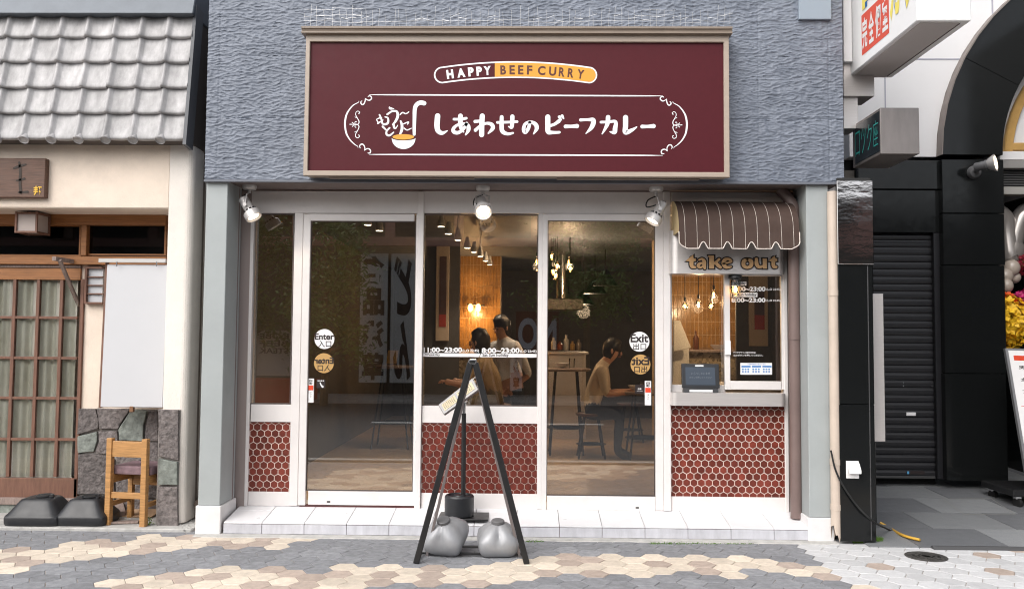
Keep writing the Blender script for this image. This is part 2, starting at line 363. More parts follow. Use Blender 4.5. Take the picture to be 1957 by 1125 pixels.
# concrete edging along the front of the step
ed = MB(); n = 60
xa, xb = at(372, 1022, -.36).x, at(1600, 1030, -.36).x
for i in range(n):
    x0, x1 = xa+(xb-xa)*i/n, xa+(xb-xa)*(i+1)/n; f = lambda x: -.415+.018*mn.noise(Vector((x*5, 0, 0)))
    z = lambda x: .006+.004*mn.noise(Vector((x*7, 3, 0)))
    ed.add([(x0, f(x0), -.01), (x1, f(x1), -.01), (x1, f(x1)+.012, z(x1)), (x0, f(x0)+.012, z(x0)), (x1, -.3, .012), (x0, -.3, .012)], [(0, 1, 2, 3), (3, 2, 4, 5)])
struct(ed.build('concrete_edging', conc, smooth=True))

shop = thing('curry_restaurant', 'curry restaurant with white framed glass doors, red hexagon tile panels and grey siding above', 'restaurant', (at(978, 1000, 0).x, 0, 0))
SD = .33; YF = -SD
# step: sloping threshold paved with white tiles --------------------
zf, zb = at(980, 1003, YF).z, at(800, 970, 0).z
sx0, sx1 = at(427, 997, YF).x, at(1545, 1009, YF).x
step = MB().side([(YF+.006, 0), (.25, 0), (.25, zb-.012), (YF+.006, zf-.012)], sx0+.004, sx1-.004).build('step', joint_m, shop)
edges = [sx0]; x = at(500.8, 996, YF).x
while x < sx1-.05: edges.append(x); x += .3007*(1620/6.05)/(1620/6.05)*(6.05/6.05)
edges.append(sx1)
zs = lambda y: zf+(zb-zf)*(y-YF)/SD
for a, b in zip(edges[:-1], edges[1:]):
    g = .0018
    for y0, y1, nm in ((YF, YF+.245, 'tile'), (YF+.248, .16, 'tile')):
        m = MB(); m.add([(a+g, y0, zs(y0)-.011), (b-g, y0, zs(y0)-.011), (b-g, y1-.001, zs(y1)-.011), (a+g, y1-.001, zs(y1)-.011), (a+g, y0, zs(y0)), (b-g, y0, zs(y0)), (b-g, y1-.001, zs(y1)), (a+g, y1-.001, zs(y1))],
            [(0, 3, 2, 1), (4, 5, 6, 7), (0, 1, 5, 4), (1, 2, 6, 5), (2, 3, 7, 6), (3, 0, 4, 7)]); m.build(nm, steptile, step, .0015)
    MB().box(a+g, b-g, YF-.004, YF+.005, .012, zf-.014).build('riser_tile', steprise, step, .0012)
# pillars ------------------------------------------------------------
zsof = at(980, 348, YF).z
for (l, r_p, b0, b1, top) in ((378, 421, 965, 1014, 349), (1546, 1589, 988, 1029, 353)):
    xl, xr = at((l+l+17*(l < 900)+(-5)*(l > 900))/2, 650, YF).x, at((r_p+r_p+14*(l < 900)-6*(l > 900))/2, 650, YF).x
    zt = at(l, b0, YF).z
    p = MB().box(xl, xr, YF, YF+.30, zt, zsof).build('pillar', grey_paint, shop, .004)
    MB().box(xl-.012, xr+.012, YF-.012, YF+.31, 0, zt-.001).build('plinth', base_white, p, .005)
# siding wall --------------------------------------------------------
YW = -.36
wx0, wx1 = at(391, 345, YW).x, at(1613, 351, YW).x; wz0, wz1 = zsof, 4.25
nx, nz = 640, 400; V = []; Fs = []
def siding(x, z):
    row = math.floor(z/.0455); q = Vector((x*5.5, z*21+.35*mn.noise(Vector((x*9, z*8, 2))), 0))
    col = math.floor(x/.17+.5*math.sin(row*5.3)); off = ((row*7+col*13) % 11)*.37
    a = abs(mn.noise(Vector((x*10+off*.06, z*37+.55*mn.noise(Vector((x*15, z*11, 2))), 0)))); b = abs(mn.noise(Vector((x*20, z*55, 7)))); c = mn.noise(Vector((x*2.1, z*4, 5)))
    h = (1-min(1, a*4.2))**1.3*.85+(1-min(1, b*5))*.5+c*.15+.22*mn.noise(Vector((x*45, z*75, 1)))
    fx_ = (x/.17+.5*math.sin(row*5.3)) % 1; h -= .35*max(0, 1-abs(fx_-.5)/.02)*(.5+.5*mn.noise(Vector((col*3.1, row*1.7, 0)))*2)
    for g in (.452, .907): # shiplap joints
        d = abs(((z-wz0) % .455)-(.453 if g < .5 else .0)); h -= .9*max(0, 1-d/.004)
    for gx in (wx0+.085, wx0+1.99, wx1-.6, wx1-.10):
        h -= .7*max(0, 1-abs(x-gx)/.004)
    return h
for j in range(nz+1):
    z = wz0+(wz1-wz0)*j/nz
    for i in range(nx+1):
        x = wx0+(wx1-wx0)*i/nx; V.append((x, YW-.0066*siding(x, z), z))
for j in range(nz):
    for i in range(nx):
        a = j*(nx+1)+i; Fs.append((a, a+1, a+nx+2, a+nx+1))
MB().add(V, Fs).build('siding', siding_m, shop, smooth=True, angle=80, clean=False)
MB().box(wx0, wx1, YW+.008, 8.6, wz0+.004, 5.2).build('upper_storey', siding_m, shop)
MB().box(wx0-.004, wx1+.004, YW-.006, YW+.03, wz0-.012, wz0+.003).build('drip_edge', M('drip_edge_grey', (.14, .15, .18), .5), shop)
MB().box(wx0+.02, wx1-.02, YW+.03, .3, wz0-.004, wz0+.003).build('soffit', soffit_m, shop)
MB().box(at(450, 300, 0).x, at(1530, 300, 0).x, -.02, .05, at(980, 366, 0).z, wz0-.005).build('soffit_trim', brown_m, shop)
B('vent_cover', (1527, -20, 1589, 37), YW-.03, .03, M('vent_cover_grey', (.27, .32, .38), .5), shop)
# reveals beside the shopfront, downpipes ------------------------------
B('reveal', (452, 364, 474, 972), -.005, .12, M('reveal_beige', (.30, .25, .235), .6), shop)
B('reveal', (1503, 364, 1540, 985), .01, .12, M('reveal_beige', (.30, .25, .235), .6), shop)
dx = at(446, 700, -.08).x
dp = MB().tube([(dx, -.075, .11), (dx, -.075, zsof-.01)], .017, 10).build('downpipe', brown_m, None, smooth=True)
tag(dp, 'slim brown downpipe beside the left grey pillar of the restaurant', 'downpipe')
pA = at(1519, 700, -.14); zt = at(1519, 400, -.14).z
dp = MB().tube(crom([(at(1490, 352, -.10).x, -.10, zsof-.005), (at(1503, 372, -.11).x, -.12, at(1503, 376, -.11).z), (pA.x, -.14, zt+.02), (pA.x, -.14, zt-.06)], 4)+[Vector((pA.x, -.14, at(1519, 990, -.14).z+.003))], .041, 16).build('downpipe', brown_m, None, smooth=True)
for q in (402, 640): MB().tube([(pA.x, -.14, at(1519, q, -.14).z), (pA.x, -.14, at(1519, q+9, -.14).z)], .0445, 16).build('pipe_collar', brown_m, dp, smooth=True)
tag(dp, 'thick brown downpipe with bent top between take-out window and right grey pillar', 'downpipe')

# shopfront frames -------------------------------------------------------
def bars(name, rs, Y, dep, mat, parent, bev=.003):
    m = MB()
    for i, r in enumerate(rs):
        x0, x1, z0, z1 = rect(*r, Y); m.box(x0, x1, Y+.0004*i, Y+dep-.0004*i, z0, z1)
    return m.build(name, mat, parent, bev)
B('header', (471, 365, 800, 407.5), 0, .10, white_al, shop)
B('header', (807, 366, 1281, 408), .004, .10, white_al, shop)
B('header', (1282, 367, 1506, 392), .004, .10, white_al, shop)
bars('mullion', [(465.5, 407, 479, 966)], -.004, .09, white_al, shop)
bars('mullion', [(557.5, 407, 574, 966)], -.004, .09, white_al, shop)
bars('mullion', [(795.5, 366, 806.5, 972)], -.020, .11, white_al, shop)
bars('mullion', [(1027.5, 408, 1036, 973)], -.012, .10, white_al, shop)
bars('mullion', [(1268.5, 366, 1282, 976)], -.02, .11, white_al, shop)
bars('mullion', [(1499, 392, 1506, 978)], -.004, .09, white_al, shop)
def pane(r, Y, parent, mat=glass, th=.006):
    return B('pane', r, Y, th, mat, parent, 0)
def window(rail_r, glass_r, tile_r, bot_r, name='window'):
    wn = bars(name, [rail_r], .002, .08, white_al, shop); bars('bottom_rail', [bot_r], .002, .08, white_al, shop)
    pane(glass_r, .035, wn)
    x0, x1, z0, z1 = rect(*glass_r, .0)
    g = .007; m = MB()
    m.box(x0, x0+g, .012, .05, z0, z1).box(x1-g, x1, .012, .05, z0, z1).box(x0, x1, .0125, .049, z1-g, z1).box(x0, x1, .0125, .049, z0, z0+g)
    m.build('bead', M('dark_gasket', (.10, .08, .075), .6), wn)
    return wn
TW = .0547
HT = None
def tilepanel(r, stuff=False, Y=.012):
    global HT
    x0, x1, z0, z1 = rect(*r, Y)
    pn = MB().box(x0-.003, x1+.003, Y+.004, Y+.05, z0-.003, z1+.003).build('tile_panel', grout, shop)
    R_ = TW/2-.0027; Rc = R_/math.cos(rad(30)); hexa = [(Rc*math.sin(rad(60*k)), Rc*math.cos(rad(60*k))) for k in range(6)]
    allm = MB(); row = 0; z = z0+.006; cnt = 0
    def clip(poly):                                   # cut the hexagon at the panel edges
        for ax, lim, sg in ((0, x0, 1), (0, x1, -1), (1, z0, 1), (1, z1, -1)):
            out = []
            for i in range(len(poly)):
                p, q = poly[i], poly[(i+1) % len(poly)]; dp_, dq = (p[ax]-lim)*sg, (q[ax]-lim)*sg
                if dp_ >= 0: out.append(p)
                if (dp_ >= 0) != (dq >= 0):
                    t = dp_/(dp_-dq); out.append((p[0]+(q[0]-p[0])*t, p[1]+(q[1]-p[1])*t))
            poly = out
            if len(poly) < 3: return []
        return poly
    while z < z1+TW*.6:
        x = x0+(TW*.5 if row % 2 else 0)+.004
        while x < x1+TW*.6:
            full = [(x+a, z+b) for a, b in hexa]; c = clip(full)
            if len(c) >= 3:
                ar = abs(sum(c[i][0]*c[(i+1) % len(c)][1]-c[(i+1) % len(c)][0]*c[i][1] for i in range(len(c))))/2
                if ar > 6e-5:
                    if stuff: 
                        allm.prism(c, Y-.003, Y+.004); continue_ = 0
                    elif len(c) == 6 and abs(ar-2.598*Rc*Rc) < 1e-6:
                        if HT is None:
                            m = MB(); o_ = [(a, 0, b) for a, b in hexa]; i2 = [(a*.93, -.003, b*.93) for a, b in hexa]
                            m.add(o_+i2, [(6, 7, 8, 9, 10, 11)]+[(k, (k+1) % 6, 6+(k+1) % 6, 6+k) for k in range(6)])
                            HT = bpy.data.meshes.new('tile'); HT.from_pydata([tuple(q) for q in m.v], [], m.f); HT.materials.append(hexred)
                        t = put('tile', HT, (x, Y+.0035, z), pn); t.rotation_euler = (rad(r_.uniform(-.9, .9)), 0, rad(r_.uniform(-.9, .9)))
                    else: MB().prism(c, Y-.0005+r_.uniform(-.0006, .0006), Y+.004).build('tile', hexred, pn)
            x += TW
        z += TW*math.cos(rad(30)); row += 1
    if stuff: tag(allm.build('tiles', M('red_hexagon_tile_field', (.135, .0235, .0145), .36, var=.42, vs_=16, bump=.06, bs=60, dirt=.15), pn, .001), kind='stuff')
window((479, 772.5, 557.5, 806), (478.5, 407, 558, 772.5), None, (474, 939, 556, 966))
tilepanel((475.3, 806, 555, 939))
window((806.5, 776, 1028, 808.5), (806.5, 408.5, 1028, 776), None, (805, 942.5, 1028, 973))
tilepanel((806, 808.5, 1027, 942.5), True)
def door(l, r, top, bot, gl, gr, gt, gb, lab):
    d = bars('door', [(l, top, gl, bot), (gr, top, r, bot), (gl, top, gr, gt), (gl, gb, gr, bot)], -.012, .045, white_al, shop)
    d['label'] = lab
    pane((gl, gt, gr, gb), .008, d)
    x0, x1, z0, z1 = rect(gl, gt, gr, gb, -.012); g = .005; m = MB()
    m.box(x0, x0+g, -.009, .02, z0, z1).box(x1-g, x1, -.009, .02, z0, z1).box(x0, x1, -.0085, .02, z1-g, z1).box(x0, x1, -.0085, .02, z0, z0+g)
    m.build('gasket', M('dark_gasket', (.10, .08, .075), .6), d)
    xm = at(l+(r-l)*.24 if l < 900 else r-50, bot-8, -.013).x; zz = at(l, bot-7.5, -.013).z
    MB().box(xm-.012, xm+.012, -.014, -.011, zz-.005, zz+.005).build('lock', rubber, d)
    return d
doorL = door(574.5, 797, 408.5, 965, 588.5, 792, 422, 938.3, 'left sliding door with Enter sticker')
doorR = door(1036, 1268, 408.5, 975, 1045.5, 1252.5, 421.5, 947.5, 'right sliding door with Exit sticker')
B('threshold', (572, 965.5, 797, 969), .0, .05, M('dark_track', (.10, .03, .03), .5), shop, 0)
B('threshold', (1036, 975.5, 1268, 979), .0, .05, M('dark_track', (.10, .03, .03), .5), shop, 0)
# take-out bay -------------------------------------------------------
def rplan(x0, x1, y0, y1, r, n=6):
    P = [(x0, y1)]
    P += [(x0+r-r*math.cos(math.pi/2*k/n), y0+r-r*math.sin(math.pi/2*k/n)) for k in range(n+1)]
    P += [(x1-r+r*math.sin(math.pi/2*k/n), y0+r-r*math.cos(math.pi/2*k/n)) for k in range(n+1)]
    return P+[(x1, y1)]
x0, x1, z0, z1 = rect(1281.5, 440, 1502, 523, -.10)
hood = MB().plan(rplan(x0, x1, -.10, .03, .06), z0, z1).build('hood', steel, shop, smooth=True, angle=30); hood['label'] = 'brushed steel band lettered take out'
YH = -.1015
lt = MB(); fnb, fnt = (lambda u, v: at(1280+u/5.358, 370+v/5.358, YH-.0015)), (lambda u, v: at(1280+u/5.358, 370+v/5.358, YH-.004))
TO = [ # take out: polygons and fat strokes measured on the band
 ('p', [(160, 690), (243, 622), (243, 662), (268, 662), (268, 694), (200, 694)]), ('s', [(226, 665, 44), (222, 720, 44), (232, 748, 36), (262, 752, 24)]),
 ('s', [(300, 678, 20), (330, 668, 26), (352, 690, 40), (352, 725, 42), (358, 765, 26)]), ('s', [(345, 708, 18), (308, 715, 30), (292, 735, 36), (310, 756, 26), (345, 742, 20)]),
 ('p', [(392, 632), (455, 632), (455, 768), (402, 768), (402, 652), (392, 648)]), ('s', [(505, 672, 30), (458, 715, 28)]), ('s', [(470, 705, 34), (495, 735, 38), (520, 754, 32)]),
 ('s', [(548, 715, 24), (610, 703, 20), (628, 690, 30), (598, 668, 28), (562, 680, 40), (550, 715, 44), (575, 752, 36), (630, 748, 18)]),
 ('s', [(795, 675, 30), (760, 690, 42), (758, 735, 42), (795, 755, 32), (832, 735, 42), (832, 690, 42), (795, 675, 30)]),
 ('s', [(888, 668, 34), (890, 720, 44), (915, 750, 34), (955, 740, 26), (972, 715, 30)]), ('p', [(948, 662), (996, 662), (996, 768), (952, 768)]), ('p', [(866, 660), (905, 660), (905, 690), (872, 690)]),
 ('p', [(1008, 690), (1080, 632), (1080, 662), (1102, 662), (1102, 694), (1040, 694)]), ('s', [(1064, 665, 42), (1060, 720, 42), (1068, 748, 36), (1092, 750, 26)])]
i_ = 0
for k, P in TO:
    for ex, mi in ((10.5, 0), (-1.5, 1)):
        i_ += 1; yy = YH-.001-(.004 if mi else 0)-.00012*i_
        fn = lambda u, v, yy=yy: at(1280+u/5.358, 370+v/5.358, yy)
        if k == 's': stroke(lt, P, fn, mi, 5, ex)
        else:
            cx, cy = sum(p[0] for p in P)/len(P), sum(p[1] for p in P)/len(P)
            Q = P if not ex else [(x+ex*1.25*(1 if x > cx else -1), y+ex*(1 if y > cy else -1)) for x, y in P]
            polyf(lt, Q, fn, mi)
lt.build('lettering', [dark_st, tan_let], hood, clean=False)
# take-out window
tw = bars('take_out_window', [(1385, 523, 1395.5, 744.5), (1494, 523, 1505, 744.5), (1395.5, 728, 1494, 744.5), (1395.5, 523, 1494, 527)], .004, .04, white_al, shop)
pane((1395, 526, 1494, 729), .02, tw)
fw = bars('window', [(1282, 735, 1387, 749), (1282, 523, 1284.5, 740)], .05, .04, white_al, shop); pane((1284, 523, 1387, 736), .06, fw)
MB().box(*rect(1385.5, 651, 1396.5, 678, -.004)[:2], -.012, .006, *rect(1385.5, 651, 1396.5, 678, -.004)[2:]).build('handle', white_st, tw, .003)
x0, x1, z0, z1 = rect(1283, 751, 1503.5, 775.5, -.085)
MB().plan(rplan(x0, x1, -.085, .05, .045), z0, z1).build('counter', steel, shop, smooth=True, angle=30)
tilepanel((1283, 776, 1505, 949))
B('bottom_rail', (1282.5, 949.3, 1506, 977), .0, .06, white_al, shop)
# ------------------------------------------------------------------ window lettering and stickers
def glassY(y): return lambda u, v: at(u, v, y)
def decal(pts, Y, mat, parent, name='sticker'):
    return polyf(MB(), pts, onY(Y), 0).build(name, mat, parent, clean=False)
for d, cx, cy, a, b, mir in ((doorL, 620, 647.5, 'Enter', '入口', 0), (doorL, 619, 693.5, 'Enter', '入口', 1), (doorR, 1222, 652.5, 'Exit', '出口', 0), (doorR, 1224, 696, 'Exit', '出口', 1)):
    Y = .0055
    s = decal(disc(cx, cy, 19), Y, gold_st if mir else white_st, d); s['label'] = ('gold round sticker reading %s backwards' if mir else 'white round sticker reading %s') % a
    m = MB(); w_ = 18.5 if a == 'Enter' else 17
    words(m, a, (cx-w_, cy-14.5 if a == 'Exit' else cy-11, cx+w_, cy+1.5), onY(Y-.0012), .03, bool(mir)); m.build('lettering', dark_st, s, clean=False); m = MB(); words(m, b, (cx-12, cy+3, cx+13, cy+15.5), onY(Y-.0014), .012, bool(mir)); m.build('lettering', dark_st, s, clean=False)
for d, bx_, kx in ((doorL, (588.5, 723, 599.5, 769), (605, 724.5, 621.5, 741)), (doorR, (1232.5, 727.5, 1244.5, 774), (1214, 735, 1231, 752))):
    s = B('touch_switch', bx_, -.001, .009, white_st, d, .001)
    x0_, y0_, x1_, y1_ = bx_
    B('button', (x0_+.8, y0_+13, x1_-.8, y0_+22), -.0035, .003, red_st, s, .0005)
    m = MB(); words(m, '自', (x0_+2.5, y0_+1.5, x1_-2.5, y0_+6.5), onY(-.0016), .02); words(m, '動', (x0_+2.5, y0_+7, x1_-2.5, y0_+12), onY(-.0016), .02)
    words(m, 'タ', (x0_+4, y0_+25, x1_-4, y0_+28), onY(-.0016)); words(m, 'ッ', (x0_+4, y0_+29, x1_-4, y0_+32), onY(-.0016)); words(m, 'チ', (x0_+4, y0_+33, x1_-4, y0_+36), onY(-.0016))
    m.build('lettering', dark_st, s, clean=False)
    s = decal([(kx[0], kx[1]), (kx[2], kx[1]), (kx[2], kx[3]), (kx[0], kx[3])], .0055, dark_st, d); m = MB()
    if d == doorL:
        for q in range(4): words(m, '動', (kx[0]+2+q*3.3, kx[1]+1.5, kx[0]+4.6+q*3.3, kx[1]+4.2), onY(.0042), .02)
        stroke(m, [(612, 731, 2.2), (613.5, 735, 2.4), (616.5, 738.5, 4)], onY(.0041))
    else: words(m, '自動', (kx[0]+5, kx[1]+6, kx[2]-5, kx[1]+9.5), onY(.0042), .02); m.build('lettering', white_st, s, clean=False); m = MB(); words(m, 'AUTO DOOR', (kx[0]+3, kx[1]+11, kx[2]-3, kx[1]+12.4), onY(.0042))
    m.build('lettering', white_st, s, clean=False)
Yg = .0325
win = [o for o in shop.children if o.name.startswith('window')][1]
m = MB(); f = onY(Yg)
words(m, '11:00~23:00', (809.5, 663.5, 883, 673), f, .035); words(m, '(L.O 22:45)', (884, 667, 915.5, 673.5), f, .025); words(m, '8:00~23:00', (920.5, 664.5, 993, 674.5), f, .035); words(m, '(L.O 22:45)', (994, 668.5, 1025.5, 674.5), f, .025)
polyf(m, [(807.5, 674.2), (917.5, 675), (916, 681.8), (807, 681)], onY(Yg-.0003)); polyf(m, [(919, 675), (1028, 676), (1028, 683), (917, 682)], onY(Yg-.0003))
m.build('opening_hours', white_st, win, clean=False)
m = MB(); words(m, 'Weekday', (812, 674.8, 841, 681), onY(Yg-.0015), .015); words(m, 'Sat Sun holiday', (922, 675.3, 972, 682.2), onY(Yg-.0015), .015); m.build('opening_days', dark_st, win, clean=False)
Yt = .0175; m = MB(); f = onY(Yt)
polyf(m, [(1399, 537.5), (1426.5, 538), (1426.5, 545.5), (1399, 545)], onY(Yt+.0004)); polyf(m, [(1396.5, 558.5), (1447.5, 559), (1447.5, 567.5), (1396.5, 567)], onY(Yt+.0004))
words(m, '11:00~23:00', (1397, 547.5, 1463, 556.5), f, .035); words(m, '(L.O 22:45)', (1465, 550.5, 1492, 556), f, .02); words(m, '8:00~23:00', (1398, 569, 1463, 577.5), f, .035); words(m, '(L.O 22:45)', (1465, 572, 1492, 577), f, .02)
m.build('opening_hours', white_st, tw, clean=False); m = MB()
words(m, 'テイクアウトご注文の方は', (1401.5, 671.5, 1444, 675), f, .012); words(m, '右のボタンを押してください。', (1401.5, 676.5, 1458, 680.5), f, .012)
m.build('order_note', white_st, tw, clean=False)
m = MB(); words(m, 'Weekday', (1401, 538.5, 1425, 545), onY(Yt-.001), .015); words(m, 'Sat Sun holiday', (1398, 559.5, 1446, 567), onY(Yt-.001), .015); m.build('opening_days', dark_st, tw, clean=False)
blue_st = M('blue_print', (.05, .22, .55), .5)
nb = decal([(1415, 693), (1475.5, 693), (1475.5, 715.5), (1415, 715.5)], .0170, white_st, tw, 'notice'); nb['label'] = 'small white and blue payment notice'
m = MB(); f = onY(.0158)
for k in range(3): polyf(m, [(1417+k*20, 698.5), (1434.5+k*20, 698.5), (1434.5+k*20, 701.5), (1417+k*20, 701.5)], f); [polyf(m, [(1418+k*20+q*5.2, 704+p*4.5), (1421.3+k*20+q*5.2, 704+p*4.5), (1421.3+k*20+q*5.2, 706.5+p*4.5), (1418+k*20+q*5.2, 706.5+p*4.5)], f) for q in range(3) for p in range(2)]
words(m, 'ご利用可能なお支払い方法', (1428, 694.3, 1463, 697), f, .01); m.build('print', blue_st, nb, clean=False)
# ================================================================== PART 3: things on the shop front
# signboard ---------------------------------------------------------------
YS = -.51
sg = thing('signboard', 'wide maroon signboard with bronze frame and white lettering above the glass doors', 'sign', (at(986, 200, YS).x, YS, at(986, 340, YS).z))
x0, x1, z0, z1 = rect(582, 66, 1394, 337, YS); px0, px1, pz0, pz1 = rect(590, 80, 1384, 327.5, YS)
MB().box(x0+.01, x1-.01, YS+.03, YW-.012, z0+.01, z1-.005).build('body', bronze, sg)
fr = MB()
for P in ([(x0, z0), (px0, pz0), (px0, pz1), (x0, z1)], [(x1, z0), (x1, z1), (px1, pz1), (px1, pz0)], [(x0, z0), (x1, z0), (px1, pz0), (px0, pz0)], [(x0, z1), (px0, pz1), (px1, pz1), (x1, z1)]): fr.prism([(a, b) for a, b in P], YS, YS+.045)
fr.build('frame', bronze, sg, .003)
c0, c1, _, cz1 = rect(578, 55, 1398, 70, YS); ca = at(986, 67, YS).z
cap = MB().side([(YS-.035, ca), (YS-.035, ca+.012), (YS-.022, ca+.015), (YS-.026, ca+.03), (YS-.035, ca+.034), (YS-.035, cz1+.004), (YW-.012, cz1+.012), (YW-.012, ca)], c0, c1).build('top_cap', M('bronze_cap_shaded', (.25, .20, .16), .42, var=.1, vs_=4, st=(1, 1, 8), dirt=.3), sg, .0015)  # shade on the cap is put into a darker copy of the bronze
MB().box(px0-.004, px1+.004, YS+.02, YS+.028, pz0-.004, pz1+.004).build('panel', maroon, sg)
bx0, bx1, bz0, _ = rect(625, 330, 905, 337, YS)
MB().box(bx0, bx1, YS+.05, YS+.10, z0-.006, z0+.012).build('light_slot', M('bronze_dark', (.25, .20, .165), .5), sg); bx0, bx1, bz0, _ = rect(1065, 330, 1340, 337, YS)
MB().box(bx0, bx1, YS+.05, YS+.10, z0-.006, z0+.012).build('light_slot', M('bronze_dark', (.25, .20, .165), .5), sg)
YP = YS+.0185; cnt = [0]
def sf(ox, oy, s):
    def mk():
        cnt[0] += 1; y = YP-.00012*(cnt[0] % 12)
        return lambda u, v: at(ox+u/s, oy+v/s, y)
    return mk
c1_ = sf(650, 170, 8.038); c2_ = sf(810, 95, 4.254)
def c1m():
    f = c1_(); g = lambda u, v: f((1972-(650+u/8.038)-650)*8.038, v+10); return g
# flourish frame, left and mirrored right
FL = [[(288, 185, 4), (280, 208, 9), (190, 262, 16), (110, 370, 24), (80, 470, 28), (75, 560, 28), (95, 680, 26), (150, 780, 20), (220, 850, 14), (268, 882, 9), (276, 905, 4)],
      [(428, 122, 8), (448, 108, 16), (475, 120, 18), (482, 150, 18), (455, 175, 18), (420, 172, 14), (388, 148, 10)], [(388, 150, 12), (382, 195, 16), (362, 235, 18), (335, 240, 18), (318, 215, 18), (325, 190, 10), (338, 188, 6)],
      [(312, 910, 8), (300, 885, 14), (315, 855, 18), (350, 852, 18), (375, 885, 16), (380, 915, 14), (375, 945, 12)], [(375, 945, 12), (410, 920, 16), (450, 925, 18), (468, 955, 18), (455, 985, 18), (425, 985, 10)],
      [(288, 380, 16), (300, 362, 10), (275, 342, 9), (245, 360, 10), (240, 400, 10), (265, 450, 11), (290, 500, 13), (280, 540, 14), (240, 552, 13), (222, 545, 8)], [(228, 432, 8), (252, 445, 8)],
      [(222, 545, 9), (265, 548, 12), (290, 580, 13), (270, 640, 11), (240, 690, 11), (240, 735, 11), (270, 752, 11), (295, 735, 10), (290, 712, 12), (278, 710, 8)], [(222, 665, 7), (250, 650, 9)],
      [(150, 545, 14), (215, 545, 8)], [(185, 515, 12), (220, 545, 7)], [(188, 578, 12), (220, 548, 7)], [(248, 505, 14), (232, 505, 9), (226, 530, 8), (240, 548, 10)], [(242, 592, 13), (230, 585, 9), (228, 565, 8), (245, 552, 10)]]
m = MB()
for P in FL: stroke(m, P, c1_()); stroke(m, P, c1m())
for y0_, y1_ in ((181.3, 183.6), (295.3, 297.2)):
    cnt[0] += 1; f = onY(YP-.00012*(cnt[0] % 12)); stroke(m, [(706, y0_, .8), (760, y0_+.2, 2.4), (986, (y0_+y1_)/2, 2.8), (1210, y1_-.2, 2.4), (1266, y1_, .8)], f)
m.build('flourish', signwhite, sg, clean=False)
# ladle emblem and the small lettering over it
m = MB(); f = c1_()
stroke(m, [(1290, 222, 70), (1235, 212, 68), (1175, 245, 66), (1148, 310, 62), (1142, 450, 56), (1138, 600, 50), (1138, 700, 44)], f)
f = c1_(); polyf(m, [(790, 755)]+[(975+182*math.cos(a), 760+165*math.sin(a)) for a in [math.pi*(1-k/24) for k in range(25)]]+[(1155, 755)]+[(975+180*math.cos(a), 755+38*math.sin(a)) for a in [math.pi*k/16 for k in range(1, 16)]], f)
LO = [[(755, 275, 8), (770, 300, 40), (825, 308, 12)], [(725, 392, 30), (800, 345, 28), (870, 350, 34), (885, 420, 42), (850, 500, 36), (805, 550, 18)],
      [(605, 400, 26), (635, 470, 28), (650, 530, 28), (690, 545, 34), (735, 520, 34), (735, 450, 26), (690, 432, 18)], [(560, 470, 14), (600, 450, 18), (640, 445, 14)], [(580, 530, 26), (660, 480, 14)], [(562, 480, 14), (590, 525, 18)],
      [(655, 580, 32), (705, 630, 24)], [(760, 600, 26), (715, 650, 28), (715, 700, 32), (760, 715, 30), (820, 670, 22)], [(820, 540, 34), (832, 595, 34), (855, 605, 20), (885, 560, 12)], [(930, 495, 26), (950, 560, 40), (945, 640, 42), (905, 725, 22)],
      [(922, 395, 18), (960, 365, 20), (1010, 382, 18), (1055, 355, 16)], [(970, 540, 16), (1050, 510, 20), (1035, 545, 14)], [(985, 605, 20), (1030, 632, 20), (1095, 605, 12)]]
for P in LO: stroke(m, P, c1_())
m.build('emblem', signwhite, sg, clean=False)
polyf(MB(), disc(970, 738, 165, 30, 42), lambda u, v: at(650+u/8.038, 170+v/8.038, YP-.0016)).build('curry_oval', signorange, sg, clean=False)
# main lettering
m = MB()
JP = [[(112, 540, 38), (107, 620, 38), (118, 662, 34), (150, 678, 26), (192, 660, 6)],
  [(245, 566, 18), (300, 566, 18), (345, 558, 18)], [(298, 540, 34), (297, 600, 32), (304, 645, 22), (322, 668, 12)], [(348, 600, 22), (322, 645, 20), (280, 675, 24), (243, 668, 26), (242, 640, 24), (275, 612, 18), (320, 602, 18), (358, 618, 28), (362, 655, 26), (340, 692, 10)],
  [(475, 540, 36), (471, 620, 36), (470, 692, 36)], [(416, 585, 22), (445, 582, 20), (480, 578, 18)], [(420, 655, 24), (455, 625, 20), (505, 600, 18), (550, 608, 26), (560, 640, 28), (525, 680, 10)],
  [(598, 592, 18), (680, 590, 18), (758, 586, 18)], [(633, 548, 26), (632, 620, 30), (640, 665, 30), (680, 685, 22), (725, 678, 14)], [(720, 545, 30), (718, 600, 28), (712, 632, 24), (688, 625, 6)],
  [(862, 592, 22), (850, 640, 24), (825, 672, 26), (812, 650, 26), (822, 608, 22), (862, 588, 20), (905, 605, 28), (918, 640, 28), (892, 685, 8)],
  [(1008, 548, 36), (1008, 620, 36), (1012, 668, 34), (1050, 674, 22), (1102, 672, 18)], [(1018, 620, 22), (1060, 608, 20), (1098, 582, 26)], [(1102, 548, 22), (1116, 572, 10)], [(1124, 540, 22), (1136, 560, 10)],
  [(1152, 625, 26), (1200, 624, 22), (1245, 622, 30)], [(1275, 572, 22), (1330, 570, 18), (1378, 575, 32), (1365, 630, 30), (1318, 682, 6)],
  [(1440, 590, 18), (1500, 588, 18), (1558, 586, 22), (1555, 640, 32), (1548, 672, 30), (1512, 668, 6)], [(1498, 550, 32), (1490, 610, 28), (1450, 685, 8)],
  [(1640, 552, 36), (1640, 620, 36), (1640, 672, 34), (1690, 655, 24), (1730, 630, 8)], [(1775, 626, 26), (1820, 625, 22), (1868, 622, 30)]]
for P in JP: stroke(m, [(a, b, c*1.12+1.5) for a, b, c in P], c2_(), k=8)
m.build('lettering', signwhite, sg, clean=False)
